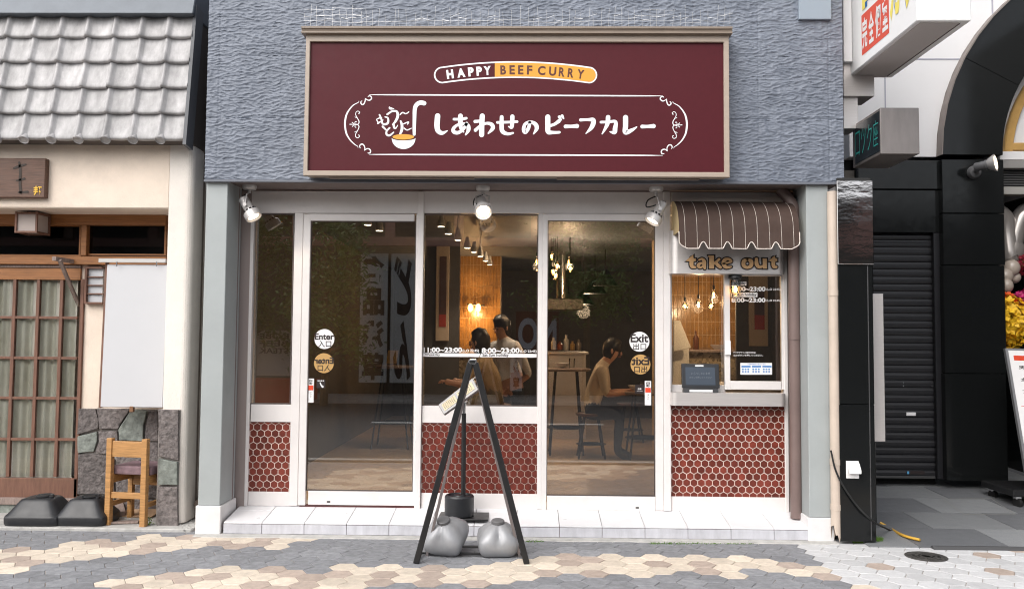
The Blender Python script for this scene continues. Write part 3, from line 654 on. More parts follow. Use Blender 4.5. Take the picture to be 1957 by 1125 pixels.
# curved pill: HAPPY BEEF CURRY
def pill(g, ua, ub, capl, capr):
    top = lambda u: 95+((u-745)/600)**2*45+g; bot = lambda u: 231+((u-745)/600)**2*45-g
    us = [ua+(ub-ua)*k/24 for k in range(25)]; P = [(u, top(u)) for u in us]
    def cap_(u, s): cy, r = (top(u)+bot(u))/2, (bot(u)-top(u))/2; return [(u+s*r*math.sin(math.pi*k/12), cy-r*math.cos(math.pi*k/12)) for k in range(1, 12)]
    if capr: P += cap_(ub, 1)
    P += [(u, bot(u)) for u in us[::-1]]
    if capl: P += cap_(ua, -1)[::-1]
    return P
mw = MB(); f2 = lambda d: (lambda u, v: at(810+u/4.254, 95+v/4.254, YP-d))
def shell(mb, ring_o, ring_i, fn):
    n = len(ring_o); mb.add([fn(*p) for p in ring_o]+[fn(*p) for p in ring_i], [(k, (k+1) % n, n+(k+1) % n, n+k) for k in range(n)])
shell(mw, pill(0, 150, 1342, 1, 1), pill(12, 150, 1342, 1, 1), f2(.0002))
def arcw(mb, word, cs, wd, off):
    for ch, cx_, wv in zip(word, cs, wd):
        cy_ = 165+((cx_-745)/600)**2*45; words(mb, ch, (cx_-wv/2, cy_-37, cx_+wv/2, cy_+37), f2(.0022), off, rot=math.atan(2*(cx_-745)/360000*45))
arcw(mw, 'HAPPY', (213, 303, 383, 450, 516), (56, 66, 46, 46, 58), .06); mw.build('badge', signwhite, sg, clean=False)
MB().add([f2(.0012)(*p) for p in pill(12, 577, 1342, 0, 1)], [tuple(range(len(pill(12, 577, 1342, 0, 1))))]).build('badge_fill', signorange, sg, clean=False)
for wd_, cs_, ws_ in (('BEEF', (645, 718, 788, 860), (46, 44, 44, 44)), ('CURRY', (958, 1047, 1122, 1195, 1275), (62, 58, 48, 48, 56))): mb_ = MB(); arcw(mb_, wd_, cs_, ws_, .035); mb_.build('badge_lettering', signbrown, sg, clean=False)
# bird wire above the sign ----------------------------------------------
bw = MB(); zc = cz1+.012; xw = c0+.01; wire = M('galvanised_wire', (.72, .71, .70), .35, .7)
while xw < c1-.005:
    h = .13+r_.uniform(-.03, .03); l = r_.uniform(-.012, .012); y_ = YS+.03+r_.uniform(-.015, .015)
    bw.tube([(xw, y_, zc), (xw+l, y_-.02, zc+h)], .0011, 4)
    if r_.random() < .3: bw.tube([(xw, y_, zc+h*.6), (xw+.06, y_-.01, zc+h*.62+r_.uniform(-.02, .02))], .0008, 4)
    xw += r_.uniform(.034, .062)
xw = c0
while xw < c1-.06:
    y_ = YS+.015+r_.uniform(0, .02); zq = [zc+q+r_.uniform(-.012, .012) for q in (.05, .095, .14)]
    for z_ in zq[:1] if r_.random() < .7 else zq: bw.tube([(xw, y_, z_), (xw+.22, y_, z_+r_.uniform(-.012, .012))], .0008, 4)
    xw += .2
tag(bw.build('bird_wire', wire, None, clean=False), 'thin galvanised bird deterrent wires along the top of the maroon signboard', 'bird wire')

# outdoor spotlights ------------------------------------------------------
def spotlight(pm, pj, pe, lit, lab, Y=-.17):
    m0 = at(*pm, Y); top = Vector((m0.x, Y, zsof-.004)); J = at(*pj, Y-.02); E_ = at(*pe[:2], Y-.02+pe[2]); ax = (E_-J).normalized(); L = (E_-J).length
    t = thing('spotlight', lab, 'spotlight', top, 'outdoor spotlights under the soffit')
    MB().lathe([(.012, 0), (.052, 0), (.052, -.022), (.045, -.032), (.012, -.034)], top, (0, 0, 1), 24).build('mount', silver_paint, t, smooth=True)
    MB().tube([top-Vector((0, 0, .03)), Vector((top.x, top.y, (top.z*.45+J.z*.55)))], .012, 10).build('stem', silver_paint, t, smooth=True)
    sd_ = ax.cross(Vector((0, 1, 0))); sd_ = sd_.normalized() if sd_.length > .3 else Vector((1, 0, 0)); sd_ = Vector((0, 1, 0)) if abs(ax.x) > .2 else Vector((1, 0, 0))
    k = J+ax*L*.35; a_ = Vector((top.x, top.y, top.z*.45+J.z*.55)); yk = MB()
    for s in (-1, 1):
        if abs(ax.x) > .2 and s == 1: continue
        yk.tube([a_+sd_*s*.01, a_+sd_*s*.05+(k-a_)*.2, k+sd_*s*.05], .006, 6)
        yk.lathe([(.014, -.006), (.014, .006)], k+sd_*s*.052, sd_, 10)
    yk.build('yoke', silver_paint, t, smooth=True)
    r = .037
    MB().lathe([(r*.55, -.012), (r*.95, 0), (r, .01), (r, L*.55), (r*1.08, L*.58), (r*1.05, L*.6)], J, ax, 28).build('housing', silver_paint, t, smooth=True)
    sl = MB()
    for q in range(10):
        an = 2*math.pi*q/10; o1 = ax.orthogonal().normalized(); d_ = o1*math.cos(an)+ax.cross(o1)*math.sin(an); c_ = J+ax*L*.63+d_*r*1.06; sl.tube([c_-ax*.006, c_+ax*.006], .009, 6)
    sl.build('vent_slots', rubber, t)
    hd = MB(); hd.lathe([(r*1.0, L*.6), (r*1.1, L*.605), (r*1.12, L*.66), (r*1.62, L*.72), (r*1.66, L*.76), (r*1.66, L), (r*1.5, L), (r*1.45, L*.9), (r*.4, L*.86)], J, ax, 32)
    h = hd.build('reflector', silver_paint, t, smooth=True)
    MB().lathe([(r*1.2, L*.915), (r*1.2, L*.925), (r*.9, L*.93), (.001, L*.932)], J, ax, 24).build('bulb', glow_w if lit > 1 else glow_s, t, smooth=True)
    MB().tube(crom([a_, a_+Vector((-.06, .01, -.03)), a_+Vector((-.065, .01, -.08)), J+Vector((-.01, .01, 0))], 5), .005, 6).build('cable', rubber, t, smooth=True)
    ld = bpy.data.lights.new('lamp_light', 'SPOT'); ld.energy = 4; ld.color = (1, .82, .6); ld.spot_size = rad(95); ld.shadow_soft_size = .04
    lo = bpy.data.objects.new('lamp_light', ld); COL.objects.link(lo); lo.parent = t; lo.location = (J+ax*(L+.01))-top; lo.rotation_euler = (-ax).to_track_quat('Z', 'Y').to_euler()
spotlight((477, 352), (465, 380), (486, 416, -.03), 1, 'silver spotlight aimed down and right at the left end of the soffit')
spotlight((923, 354), (920, 383), (924, 406, -.16), 2, 'lit silver spotlight facing the street above the middle window')
spotlight((1254, 357), (1267, 388), (1246, 424, -.03), 1, 'silver spotlight aimed down and left beside the take-out awning')
# awning --------------------------------------------------------------------
aw = thing('awning', 'brown awning with thin cream stripes and scalloped edge over the take-out window', 'awning', (at(1400, 400, 0).x, -.2, at(1400, 476, -.4).z))
ax0, ax1 = at(1283, 400, -.01).x, at(1501.5, 400, -.01).x; YA = -.325
zA = at(1400, 386, -.03).z; zB = at(1400, 443, YA).z; zC = at(1400, 462.5, YA).z; zD = at(1400, 475.5, YA).z
prof = [(-.012-(-YA-.012)*math.sin(t)**1.0, zB+(zA-zB)*math.cos(t)**.9) for t in [math.pi/2*k/14 for k in range(15)]]
m = MB(); n = len(prof)
for i in range(n-1): m.quad((ax0, *prof[i]), (ax1, *prof[i]), (ax1, *prof[i+1]), (ax0, *prof[i+1]))
can = m.build('canopy', awn, aw, smooth=True)
for nm, xx in (('side_panel', ax0+.001), ('side_panel', ax1-.001)):
    MB().add([(xx, y, z) for y, z in prof]+[(xx, -.012, zB)], [tuple(range(n+1))]).build(nm, cream_cloth, aw, clean=False)
wv = (ax1-ax0)/5; rim = []
def edge(x):
    u = (x-ax0)/wv; k = round(u); d = abs(u-k)*wv
    if k in (0, 5): return zC+(zD-zC)*min(1, (d/.06)**.5) if d < .06 else zD
    return zD if d > .034 else zD+(zC-zD)*(.5+.5*math.cos(math.pi*d/.034))**.6
N_ = 160; m = MB()
xs = [ax0+(ax1-ax0)*i/N_ for i in range(N_+1)]; yv = lambda x, z: YA-.004-.010*(zB-z)/(zB-zD)+.004*math.sin(x*17)*(zB-z)/(zB-zD)
for a, b in zip(xs[:-1], xs[1:]): m.quad((a, YA-.0005, zB), (b, YA-.0005, zB), (b, yv(b, edge(b)), edge(b)), (a, yv(a, edge(a)), edge(a)))
m.build('valance', awn, aw, smooth=True)
MB().tube([(ax0, YA-.003, zB)]+[(x, yv(x, edge(x))-.001, edge(x)) for x in xs]+[(ax1, YA-.003, zB)], .0036, 6).build('trim', cream_trim, aw, smooth=True)
for k in range(10):
    x = ax0+(k+.5)*wv/2; x = min(x, ax1-.004); m = MB()
    P = [(y-.0016, z+.0012) for y, z in prof]+[(yv(x, zz)-.002, zz) for zz in (zB-.005, edge(x)+.002)]
    m.add([(x-.0011, *q) for q in P]+[(x+.0011, *q) for q in P], [(i, i+1, len(P)+i+1, len(P)+i) for i in range(len(P)-1)]); m.build('stripe', cream_trim, aw, clean=False)
# caged lamp in the take-out window ------------------------------------------
lp = at(1405, 526, -.03); cg = thing('caged_lamp', 'lit caged bulkhead lamp hanging under the steel take-out band', 'lamp', lp)
MB().lathe([(.001, .0), (.048, 0), (.05, -.022), (.036, -.03), (.03, -.035)], lp, (0, 0, 1), 20).build('cap', black_m, cg, smooth=True)
MB().lathe([(.03, -.03), (.034, -.06), (.034, -.12), (.024, -.15), (.001, -.158)], lp, (0, 0, 1), 20).build('glass_jar', glass_c, cg, smooth=True)
MB().ball(lp+Vector((0, 0, -.105)), (.016, .016, .024), 12, 8).build('bulb', glow_b, cg, smooth=True)
m = MB()
for k in range(6):
    a = math.pi*k/3; m.tube([lp+Vector((.041*math.cos(a)*s, .041*math.sin(a)*s, h)) for s, h in ((1, -.03), (1, -.12), (.75, -.155), (.05, -.175))], .0022, 5)
m.lathe([(.0395, -.082), (.043, -.082), (.043, -.078), (.0395, -.078)], lp, (0, 0, 1), 20); m.build('cage', chrome, cg)
ld = bpy.data.lights.new('lamp_light', 'POINT'); ld.energy = 9; ld.color = (1, .68, .36); ld.shadow_soft_size = .02; lo = bpy.data.objects.new('lamp_light', ld); COL.objects.link(lo); lo.parent = cg; lo.location = (-.05, .2, -.2)
# tablet on the counter --------------------------------------------------------
tb = thing('tablet', 'black tablet terminal on a stand on the steel take-out counter', 'tablet', at(1340, 749, -.02))
def slab(nm, r, Y, dep, mat, bev, par, tilt=.16):
    x0, x1, z0, z1 = rect(*r, Y); m = MB(); zz = at(1340, 747, Y).z
    m.box(x0, x1, 0, dep, z0, z1); m.v = [Vector((v.x, Y+v.y+(v.z-zz)*tilt, v.z)) for v in m.v]; return m.build(nm, mat, par, bev, 3)
slab('case', (1303.5, 695, 1376, 741.5), -.03, .016, black_pl, .007, tb); slab('screen', (1311, 701.5, 1368, 735.5), -.0318, .0015, M('tablet_screen', (.035, .045, .06), .22, emis=(.10, .13, .18), es=.12), .0003, tb)
slab('status_light', (1330, 697.5, 1346, 700.3), -.0315, .0015, white_st, .0003, tb)
m = MB(); f = lambda u, v: at(u, v, -.0325)+Vector((0, .16*(at(u, v, -.0325).z-at(1340, 747, -.03).z)-.0009, 0))
words(m, 'いらっしゃいませ', (1322, 711, 1358, 716), f, .0); m.build('lettering', M('screen_text', (.16, .18, .21), .5), tb, clean=False); m = MB(); words(m, 'ボタンを押してください', (1318, 719, 1361, 723), f, .0); m.build('lettering', M('screen_text', (.16, .18, .21), .5), tb, clean=False)
x0, x1, z0, z1 = rect(1307, 741, 1372, 750, -.04); MB().side([(-.055, z0-.003), (.03, z0-.003), (.0, z1+.012), (-.035, z1)], x0, x1).build('stand', black_pl, tb, .002)
x0, x1, z0, z1 = rect(1318, 744.5, 1362, 749, -.057); MB().box(x0, x1, -.058, -.05, z0, z1).build('front_bar', white_st, tb, .001)
# ================================================================== PART 4: the old house on the left and what stands before it
LX = at(-420, 600, 0).x
hs_ = thing('tiled_roof_house', 'old cream stucco house with silver tiled roof, lattice door and stone base', 'house', (at(180, 1000, .1).x, .1, 0))
YB = -.12
x1 = at(317, 340, YB).x; zb0, zb1 = at(180, 398, YB).z, at(180, 235, YB).z
MB().box(LX, x1+.03, YB, .36, zb0, zb1).build('beam', stucco, hs_, .008)
xl, xr = at(316, 600, -.12).x, at(361.5, 600, -.12).x
P = [(xl, .9), (xl, -.12), (xr-.05, -.12)]+[(xr-.05+.05*math.sin(math.pi/2*k/5), -.07-.05*math.cos(math.pi/2*k/5)) for k in range(1, 6)]+[(xr, .9)]
MB().plan(P, .03, zb1).build('corner_post', stucco2, hs_, .004)
MB().box(LX, xl+.02, .45, .9, .02, 4.6).build('wall', stucco, hs_); MB().box(LX, xr-.02, .55, 7, 2.3, 3.9).build('upper_wall', stucco, hs_)
YR = .27
B('wall_panel', (151, 497, 317, 782), YR, .1, stucco, hs_, .004)
# ledge in front of the house
lg = MB(); lx1 = at(372, 1010, -.2).x
lg.box(LX, lx1, at(100, 1014, 0).y*0+grd(100, 1013.5).y, .5, -.02, .022); struct(lg.build('house_ledge', conc, None, .006))
# stones -----------------------------------------------------------------
def S3(u, v): return u/2.923, 740+v/2.923
SQ = [([(435, 115), (535, 115), (552, 180), (550, 235), (430, 265)], 0), ([(540, 115), (735, 115), (700, 165), (660, 235), (552, 235), (548, 170)], 0), ([(735, 118), (825, 130), (805, 210), (800, 300), (665, 295), (658, 235), (700, 170)], 1),
 ([(830, 130), (885, 130), (885, 300), (808, 300), (812, 215)], 0), ([(430, 268), (542, 245), (545, 300), (525, 362), (430, 368)], 1), ([(552, 243), (655, 240), (662, 295), (640, 320), (600, 375), (530, 365), (548, 305)], 0),
 ([(430, 372), (528, 368), (600, 380), (640, 400), (640, 600), (430, 600)], 0), ([(645, 325), (672, 302), (800, 305), (885, 305), (885, 450), (650, 460), (645, 400)], 0), ([(645, 465), (885, 455), (885, 620), (645, 610)], 0), ([(425, 605), (640, 605), (640, 740), (425, 740)], 1), ([(645, 615), (885, 625), (885, 740), (645, 740)], 0)]
SP = [([(884, 118), (1000, 123), (996, 410), (884, 386)], 0), ([(884, 391), (996, 415), (993, 545), (882, 546)], 1), ([(881, 551), (994, 551), (994, 783), (872, 783)], 0)]
def stones(SL, Y, th, par):
    for P, g in SL:
        c = (sum(p[0] for p in P)/len(P), sum(p[1] for p in P)/len(P)); Q = []
        for i, p in enumerate(P):
            for t in (0, .5):
                q = P[(i+1) % len(P)]; a, b = p[0]+(q[0]-p[0])*t, p[1]+(q[1]-p[1])*t; d = math.hypot(a-c[0], b-c[1]); k = 1-3.2/d
                a, b = c[0]+(a-c[0])*k+r_.uniform(-2, 2), c[1]+(b-c[1])*k+r_.uniform(-2, 2); w_ = at(*S3(a, b), Y); Q.append((w_.x, w_.z))
        o = MB().prism(Q, Y-r_.uniform(0, .012), Y+th).build('stone', stone_v if g else stone_g, par, .006, 2); 
B('stone_base', (145, 780, 304, 985), YR+.005, .1, mortar, hs_, 0); stbase = bpy.context.scene.objects[-1] if False else [o for o in hs_.children if o.name.startswith('stone_base')][0]
stones(SQ, YR-.02, .03, stbase)
sp_ = MB().box(at(300.5, 900, -.13).x, at(341.5, 900, -.13).x, -.13, .5, .022, at(320, 782, -.13).z).build('stone_pier', mortar, hs_); stones(SP, -.152, .025, sp_)
# joinery --------------------------------------------------------------------
YJ = .22
B('door_head', (-420, 407, 317, 428), YJ-.02, .12, wood_o, hs_); B('transom_post', (154.5, 428, 165, 488), YJ, .1, wood_o, hs_); B('transom_rail', (-420, 488, 317, 504), YJ-.01, .1, wood_o, hs_); B('door_track', (-420, 504.5, 154, 510), YJ+.02, .1, wood_g, hs_)
for r in ((-420, 428, 154, 488), (165, 428, 317, 488)):
    t_ = bars('transom', [(r[0], r[1], r[2], r[1]+3), (r[0], r[3]-3, r[2], r[3]), (r[0], r[1], r[0]+3, r[3]), (r[2]-3, r[1], r[2], r[3])], YJ+.03, .04, wood_o, hs_, 0); B('pane', r, YJ+.05, .004, glass_d, t_, 0)
MB().box(LX, xl, .62, .64, 1.9, 2.6).build('dark_room', M('dark_room', (.03, .03, .033), .8), hs_)
ld_ = bars('lattice_door', [(-420, 510.5, 154, 533)], YJ+.03, .04, wood_o, hs_)
vx = (-388, -342.5, -297, -251.5, -206, -161, -115.5, -70, -24.5, 21, 66.5, 111.5); hy = (605, 682, 758.5, 837)
for x in vx: B('bar', (x-3.2, 533, x+3.2, 911), YJ+.034, .03, wood_b, ld_, .002)
B('stile', (147, 533, 154, 950), YJ+.03, .04, wood_b, ld_)
for y in hy: B('crossbar', (-420, y-2.6, 147, y+2.6), YJ+.037, .026, wood_b, ld_, .002)
B('kick_panel', (-420, 911, 147, 950), YJ+.03, .04, wood_b, ld_)
cols = list(vx)+[147]; rows = [533]+list(hy)+[911]
fros = glass_mat('old_glass', (.95, .96, .94), 1.45)
for a, b in zip(cols[:-1], cols[1:]):
    for c, d in zip(rows[:-1], rows[1:]): B('pane', (a+3.4, c+2.8, b-3.4, d-2.8), YJ+.052, .003, fros, ld_, 0)
B('sill', (-420, 950, 154, 962), YJ-.02, .2, wood_g, hs_); B('foundation', (-420, 962, 146, 1000), YJ, .2, stone_v, hs_, .004)
m = MB(); n = 380; ca, cb = LX, at(147, 720, .31).x; cz0, cz1_ = at(80, 915, .31).z, at(80, 528, .46).z
def cw(x): return .305+.016*math.sin(x*46+2*math.sin(x*9))+.012*math.sin(x*103+1)
for i in range(n):
    a, b = ca+(cb-ca)*i/n, ca+(cb-ca)*(i+1)/n; m.quad((a, cw(a), cz0), (b, cw(b), cz0), (b, cw(b), cz1_), (a, cw(a), cz1_))
tag(m.build('curtain', curtain_m, None, smooth=True), 'pale patterned curtain hanging behind the wooden lattice door', 'curtain')
# barred vent window, support arm ------------------------------------------
vw = bars('vent_window', [(161, 510, 165, 580), (161, 577, 195, 580.5), (161, 510, 195, 512.5)], YR-.05, .05, wood_b, hs_, 0); B('shade', (165, 512, 196, 578), YR-.02, .015, M('paper_grey', (.55, .56, .58), .6), vw, 0)
for y in (529, 545, 561): B('slat', (165, y-1, 196, y+1), YR-.04, .02, wood_b, vw, 0)
ar = thing('wall_bracket', 'weathered wooden bracket arm with diagonal brace beside the lattice door', 'bracket', at(150, 585, .3))
a_, b_ = at(103, 494, -.0), at(155, 502, .32); m = MB(); d_ = (b_-a_).normalized()
m.tube([a_, b_], .022, 4); m.build('arm', wood_g, ar); a2, b2 = at(114, 497, .03), at(152, 586, .33); MB().tube([a2, b2], .017, 4).build('brace', wood_g, ar)
# blank white signboard -------------------------------------------------------
wb = thing('blank_signboard', 'blank white upright panel hung on a dark frame against the cream house', 'signboard', at(255, 779, .0))
def lean(r, Y, dep, nm, mat, bev=.002):
    x0, x1, z0, z1 = rect(*r, Y); m = MB().box(x0, x1, 0, dep, z0, z1); m.v = [Vector((v.x, Y+v.y+(v.z-z0)*.03, v.z)) for v in m.v]; return m.build(nm, mat, wb, bev)
lean((196, 505, 314.5, 778), .0, .03, 'panel', blank_m, .004); lean((192.5, 500, 197, 779), .025, .03, 'frame_post', wood_b); lean((313, 500, 317, 779), .025, .03, 'frame_post', wood_b); lean((188, 494, 316.5, 501.5), .01, .03, 'top_rail', M('galvanised_rail', (.45, .44, .43), .5, .4))
for x in (223, 299): lean((x-1, 500, x+1, 509), -.004, .004, 'hook', chrome, 0)
lean((247, 776, 254, 787), -.005, .03, 'clasp', M('rust', (.20, .10, .05), .8))
# wooden name board and lantern ------------------------------------------------
nb_ = thing('wooden_name_board', 'dark wooden name board with brushed characters and a gold seal under the tiled roof', 'sign', at(30, 377, -.16))
x0, x1, z0, z1 = rect(-75, 302, 86, 377, -.17); bo = MB().box(x0, x1, -.17, -.115, z0, z1).build('board', wood_d, nb_, .004)
m = MB(); fS = lambda u, v: at(u/2.679, v/2.679, -.1725)
for P in ([(70, 862, 10), (100, 850, 14), (132, 842, 8)], [(98, 832, 10), (104, 880, 14), (102, 940, 14), (106, 985, 16)], [(85, 925, 8), (125, 915, 12)], [(95, 985, 8), (142, 982, 12)]): stroke(m, P, fS)
m.build('character', M('faded_ink', (.03, .018, .012), .6), nb_, clean=False); m = MB(); words(m, '邦', (64, 355.5, 80, 373), onY(-.1735), .03); m.build('seal', M('gold_seal', (.72, .42, .03), .45), nb_, clean=False)
lt_ = thing('square_lantern', 'small square wooden lantern fixed under the beam of the old house', 'lantern', at(55, 446, .02))
x0, x1, z0, z1 = rect(31, 407, 70, 443, .0); y0, y1 = 0, .17
MB().box(x0+.006, x1-.006, y0+.006, y1-.006, z0+.006, z1-.006).build('shade', M('lantern_paper', (.42, .36, .33), .7), lt_)
m = MB(); t = .007
for a in (x0, x1):
    for b in (y0, y1): m.box(a-t, a+t, b-t, b+t, z0-.008, z1+.01)
for zz in (z0, z1):
    m.box(x0+t, x1-t, y0-t+.001, y0+t, zz-t, zz+t).box(x0+t, x1-t, y1-t, y1+t-.001, zz-t, zz+t).box(x0-t+.001, x0+t, y0+t, y1-t, zz-t, zz+t).box(x1-t, x1+t-.001, y0+t, y1-t, zz-t, zz+t)
m.build('frame', wood_b, lt_); MB().box((x0+x1)/2-.03, (x0+x1)/2+.03, .05, .11, z1+.008, zb0+.002).build('mount', black_m, lt_)
# roof -------------------------------------------------------------------------
EV = at(180, 267, -.27); TP = at(180, 26, -.16); rl = math.hypot(TP.y-EV.y, TP.z-EV.z); dn = Vector((0, EV.y-TP.y, EV.z-TP.z)).normalized(); nn = Vector((0, dn.z, -dn.y)); nn = nn if nn.y < 0 else -nn
NR = 5; Lr = rl/NR; TWd = 53.4*(EV.y-CAM.y)/FPX
def tile_profile(s): return .026*math.sin(math.pi*min(s, .20)/.20)**.6+.006 if s < .20 else .006-.012*math.sin(math.pi*(s-.20)/.80)**.8+.010*((s-.20)/.80)**4
def roof_tile(name, eave):
    b = MB(); K = 18; ts = [(-.06, -.02), (0, 0), (Lr*.5, .010), (Lr*.86, .022), (Lr*.97, .026), (Lr*1.02, .021), (Lr*1.035, .010), (Lr*1.03, -.010), (Lr*.97, -.020)]
    for t, lift in ts:
        for k in range(K+1):
            s = k/K; p = Vector((s*TWd*1.03, 0, 0))+dn*t+nn*(tile_profile(s)+lift+.008*(t/Lr)); b.v.append(p)
    for i in range(len(ts)-1):
        for k in range(K): b.f.append((i*(K+1)+k, i*(K+1)+k+1, (i+1)*(K+1)+k+1, (i+1)*(K+1)+k)); b.mi.append(0)
    me = bpy.data.meshes.new(name); me.from_pydata([tuple(q) for q in b.v], [], b.f); me.materials.append(rooft); me.polygons.foreach_set('use_smooth', [True]*len(me.polygons)); return me
RT_ = roof_tile('roof_tile', False)
xe = at(357, 262, EV.y).x
roof = MB().add([(LX, EV.y+.02, EV.z+.0), (xe, EV.y+.02, EV.z+.0), (xe, TP.y+.02, TP.z-.03), (LX, TP.y+.02, TP.z-.03), (LX, .6, TP.z-.03), (xe, .6, TP.z-.03), (LX, .6, EV.z-.03), (xe, .6, EV.z-.03)], [(0, 1, 2, 3), (3, 2, 5, 4), (0, 6, 7, 1), (1, 7, 5, 2), (0, 3, 4, 6)]).build('roof', M('roof_underside', (.09, .075, .065), .8), hs_)
for j in range(NR):
    for i in range(15):
        x = xe-.01-TWd*(i+1)+(TWd*.0); o0 = Vector((x, TP.y, TP.z))+dn*(Lr*j)
        if o0.x+TWd < LX: continue
        t = put('roof_tile', RT_, o0+Vector((r_.uniform(-.002, .002), 0, r_.uniform(-.002, .002))), roof); t.rotation_euler.y = rad(r_.uniform(-.5, .5))
        if j == NR-1:
            c = o0+Vector((TWd*.13, 0, 0))+dn*(Lr*1.03)+nn*.026; MB().lathe([(.001, -.03), (.036, -.03), (.038, .008), (.034, .012), (.03, .007), (.001, .007)], c, dn*.75+Vector((0, -.5, 0)), 18).build('eave_cap', rooft, roof, smooth=True)
m = MB(); q0, q1 = Vector((xe-.008, TP.y, TP.z))-dn*.05, Vector((xe-.008, EV.y, EV.z))+dn*.05
m.add([q0+nn*.035, q0+nn*.035+Vector((.025, 0, 0)), q1+nn*.05+Vector((.025, 0, 0)), q1+nn*.05, q0-nn*.10, q0-nn*.10+Vector((.025, 0, 0)), q1-nn*.08+Vector((.025, 0, 0)), q1-nn*.08], [(0, 1, 2, 3), (4, 7, 6, 5), (0, 4, 5, 1), (1, 5, 6, 2), (2, 6, 7, 3), (3, 7, 4, 0)]); m.build('verge', M('dark_verge', (.10, .105, .115), .55, dirt=.2), hs_)
fz0, fz1 = at(180, 29, TP.y-.06).z, at(180, 0, TP.y-.03).z
MB().side([(TP.y-.09, fz0), (TP.y-.045, fz1+.02), (TP.y+.02, fz1+.16), (.5, fz1+.2), (.5, fz0)], LX, at(372, 15, TP.y-.06).x).build('ridge_flashing', flash_m, hs_, .006)
# gap between the two buildings ---------------------------------------------
gp = at(375, 700, .1)
dp = MB().tube([(gp.x, .1, .03), (gp.x, .1, 3.6)], .028, 12).build('downpipe', M('grey_brown_pipe', (.17, .135, .115), .6, dirt=.3), None, smooth=True); tag(dp, 'brown downpipe in the narrow gap beside the cream house corner', 'downpipe')
xg0, xg1 = at(379, 700, .3).x, at(400, 700, -.03).x
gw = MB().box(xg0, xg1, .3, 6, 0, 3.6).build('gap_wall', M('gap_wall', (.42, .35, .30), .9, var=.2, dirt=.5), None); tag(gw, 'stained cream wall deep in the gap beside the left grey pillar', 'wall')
MB().box(xr-.01, xg0+.01, .5, .55, 0, 3.6).build('gap_shade', M('gap_dark', (.03, .026, .024), .9), hs_)  # dark sheet closing the gap, its shade put into the colour
pp = at(386, 962, .05); dpp = MB().lathe([(.032, 0), (.040, 0), (.040, .22), (.032, .22)], pp+Vector((-.005, -.05, .0)), (.15, 1, .12), 16).build('drain_stub', M('drain_brown', (.10, .075, .06), .7), None, smooth=True); tag(dpp, 'short drain pipe end poking out behind the left pillar base', 'pipe')
B('eave_beam', (374, 50, 398, 80), .1, .3, M('grey_old_wood', (.30, .27, .245), .8, var=.2), hs_)
m = MB()
for k in range(40):
    u, v = r_.uniform(344, 374), r_.uniform(990, 1012); p = grd(u, v, .02); s = r_.uniform(.004, .014); m.ball(p, (s, s, s*.6), 6, 4)
tag(m.build('rubble', conc, None), 'small rubble and grit at the foot of the cream corner post', 'rubble', kind='stuff')
# black plastic ballast bases ---------------------------------------------------
def ballast(pl, pr, lab):
    c0_, c1_2 = grd(pl, 1005, .022), grd(pr, 1005, .022); W = c1_2.x-c0_.x; cx = (c0_.x+c1_2.x)/2; yc = c0_.y+W*.36; h = .225
    t = thing('ballast_base', lab, 'base', (cx, yc, .022), 'black ballast bases by the lattice door')
    prof = [(.40, 0), (.455, .004), (.47, .02), (.475, .065), (.468, .078), (.452, .086), (.41, .115), (.30, .19), (.27, .206), (.235, .214), (.20, .216)]
    m = MB(); K = 40
    for s, z in prof:
        n_ = 9 if z < .1 else 6
        for k in range(K):
            a = 2*math.pi*k/K; c, s_ = math.cos(a), math.sin(a); q = (abs(c)**n_+abs(s_)**n_)**(-1/n_); m.v.append(Vector((cx+c*q*s*W, yc+s_*q*s*W*.78, .022+z*.86)))
    for i in range(len(prof)-1):
        for k in range(K): m.f.append((i*K+k, i*K+(k+1) % K, (i+1)*K+(k+1) % K, (i+1)*K+k)); m.mi.append(0)
    m.f += [tuple(range(K))[::-1], tuple((len(prof)-1)*K+k for k in range(K))]; m.mi += [0, 0]
    m.build('shell', black_pl, t, smooth=True, angle=50)
    MB().lathe([(.062, 0), (.062, .008), (.054, .012), (.036, .006), (.034, -.03), (.001, -.03)], (cx+.02, yc, .212), (0, 0, 1), 28).build('socket', black_pl, t, smooth=True, angle=25)
    MB().lathe([(.03, 0), (.03, .006), (.001, .006)], (cx+.02, yc, .2135), (0, 0, 1), 20).build('socket_hole', rubber, t)
    MB().lathe([(.018, 0), (.018, .012), (.001, .014)], (cx+.085, yc-.03, .206), (0, 0, 1), 14).build('filler_cap', black_pl, t, smooth=True, angle=25)
ballast(-2, 116, 'black plastic ballast base at the left edge below the lattice door'); ballast(97, 203, 'black plastic ballast base next to the wooden chair')
# chair ---------------------------------------------------------------------------
ch = thing('wooden_chair', 'low honey wood chair with mauve cushion against the stone pier', 'chair', (0, 0, 0))
pl = grd(206, 1003, .022); CW, CD_, CH = .325, .27, .63
def cb(nm, x0, x1, y0, y1, z0, z1, mat=wood_c, bev=.004, tilt=0):
    return MB().box(x0, x1, y0, y1, z0, z1).build(nm, mat, ch, bev, 2)
cb('back_leg', 0, .042, 0, .042, 0, CH); cb('back_leg', CW-.042, CW, 0, .042, 0, CH); cb('back_rail', .043, CW-.043, .008, .034, CH-.135, CH-.02); cb('back_stretcher', .043, CW-.043, .01, .032, .195, .24)
cb('front_leg', 0, .038, CD_, CD_+.038, 0, .36); cb('front_leg', CW-.038, CW, CD_, CD_+.038, 0, .36); cb('side_rail', .006, .032, .043, CD_-.001, .30, .36); cb('side_rail', CW-.032, CW-.006, .043, CD_-.001, .30, .36)
cb('side_stretcher', .008, .03, .043, CD_-.001, .13, .165); cb('side_stretcher', CW-.03, CW-.008, .043, CD_-.001, .13, .165); cb('front_rail', .039, CW-.039, CD_+.006, CD_+.03, .25, .33); cb('cushion', .012, CW+.01, .05, CD_+.06, .362, .425, cushion, .012)
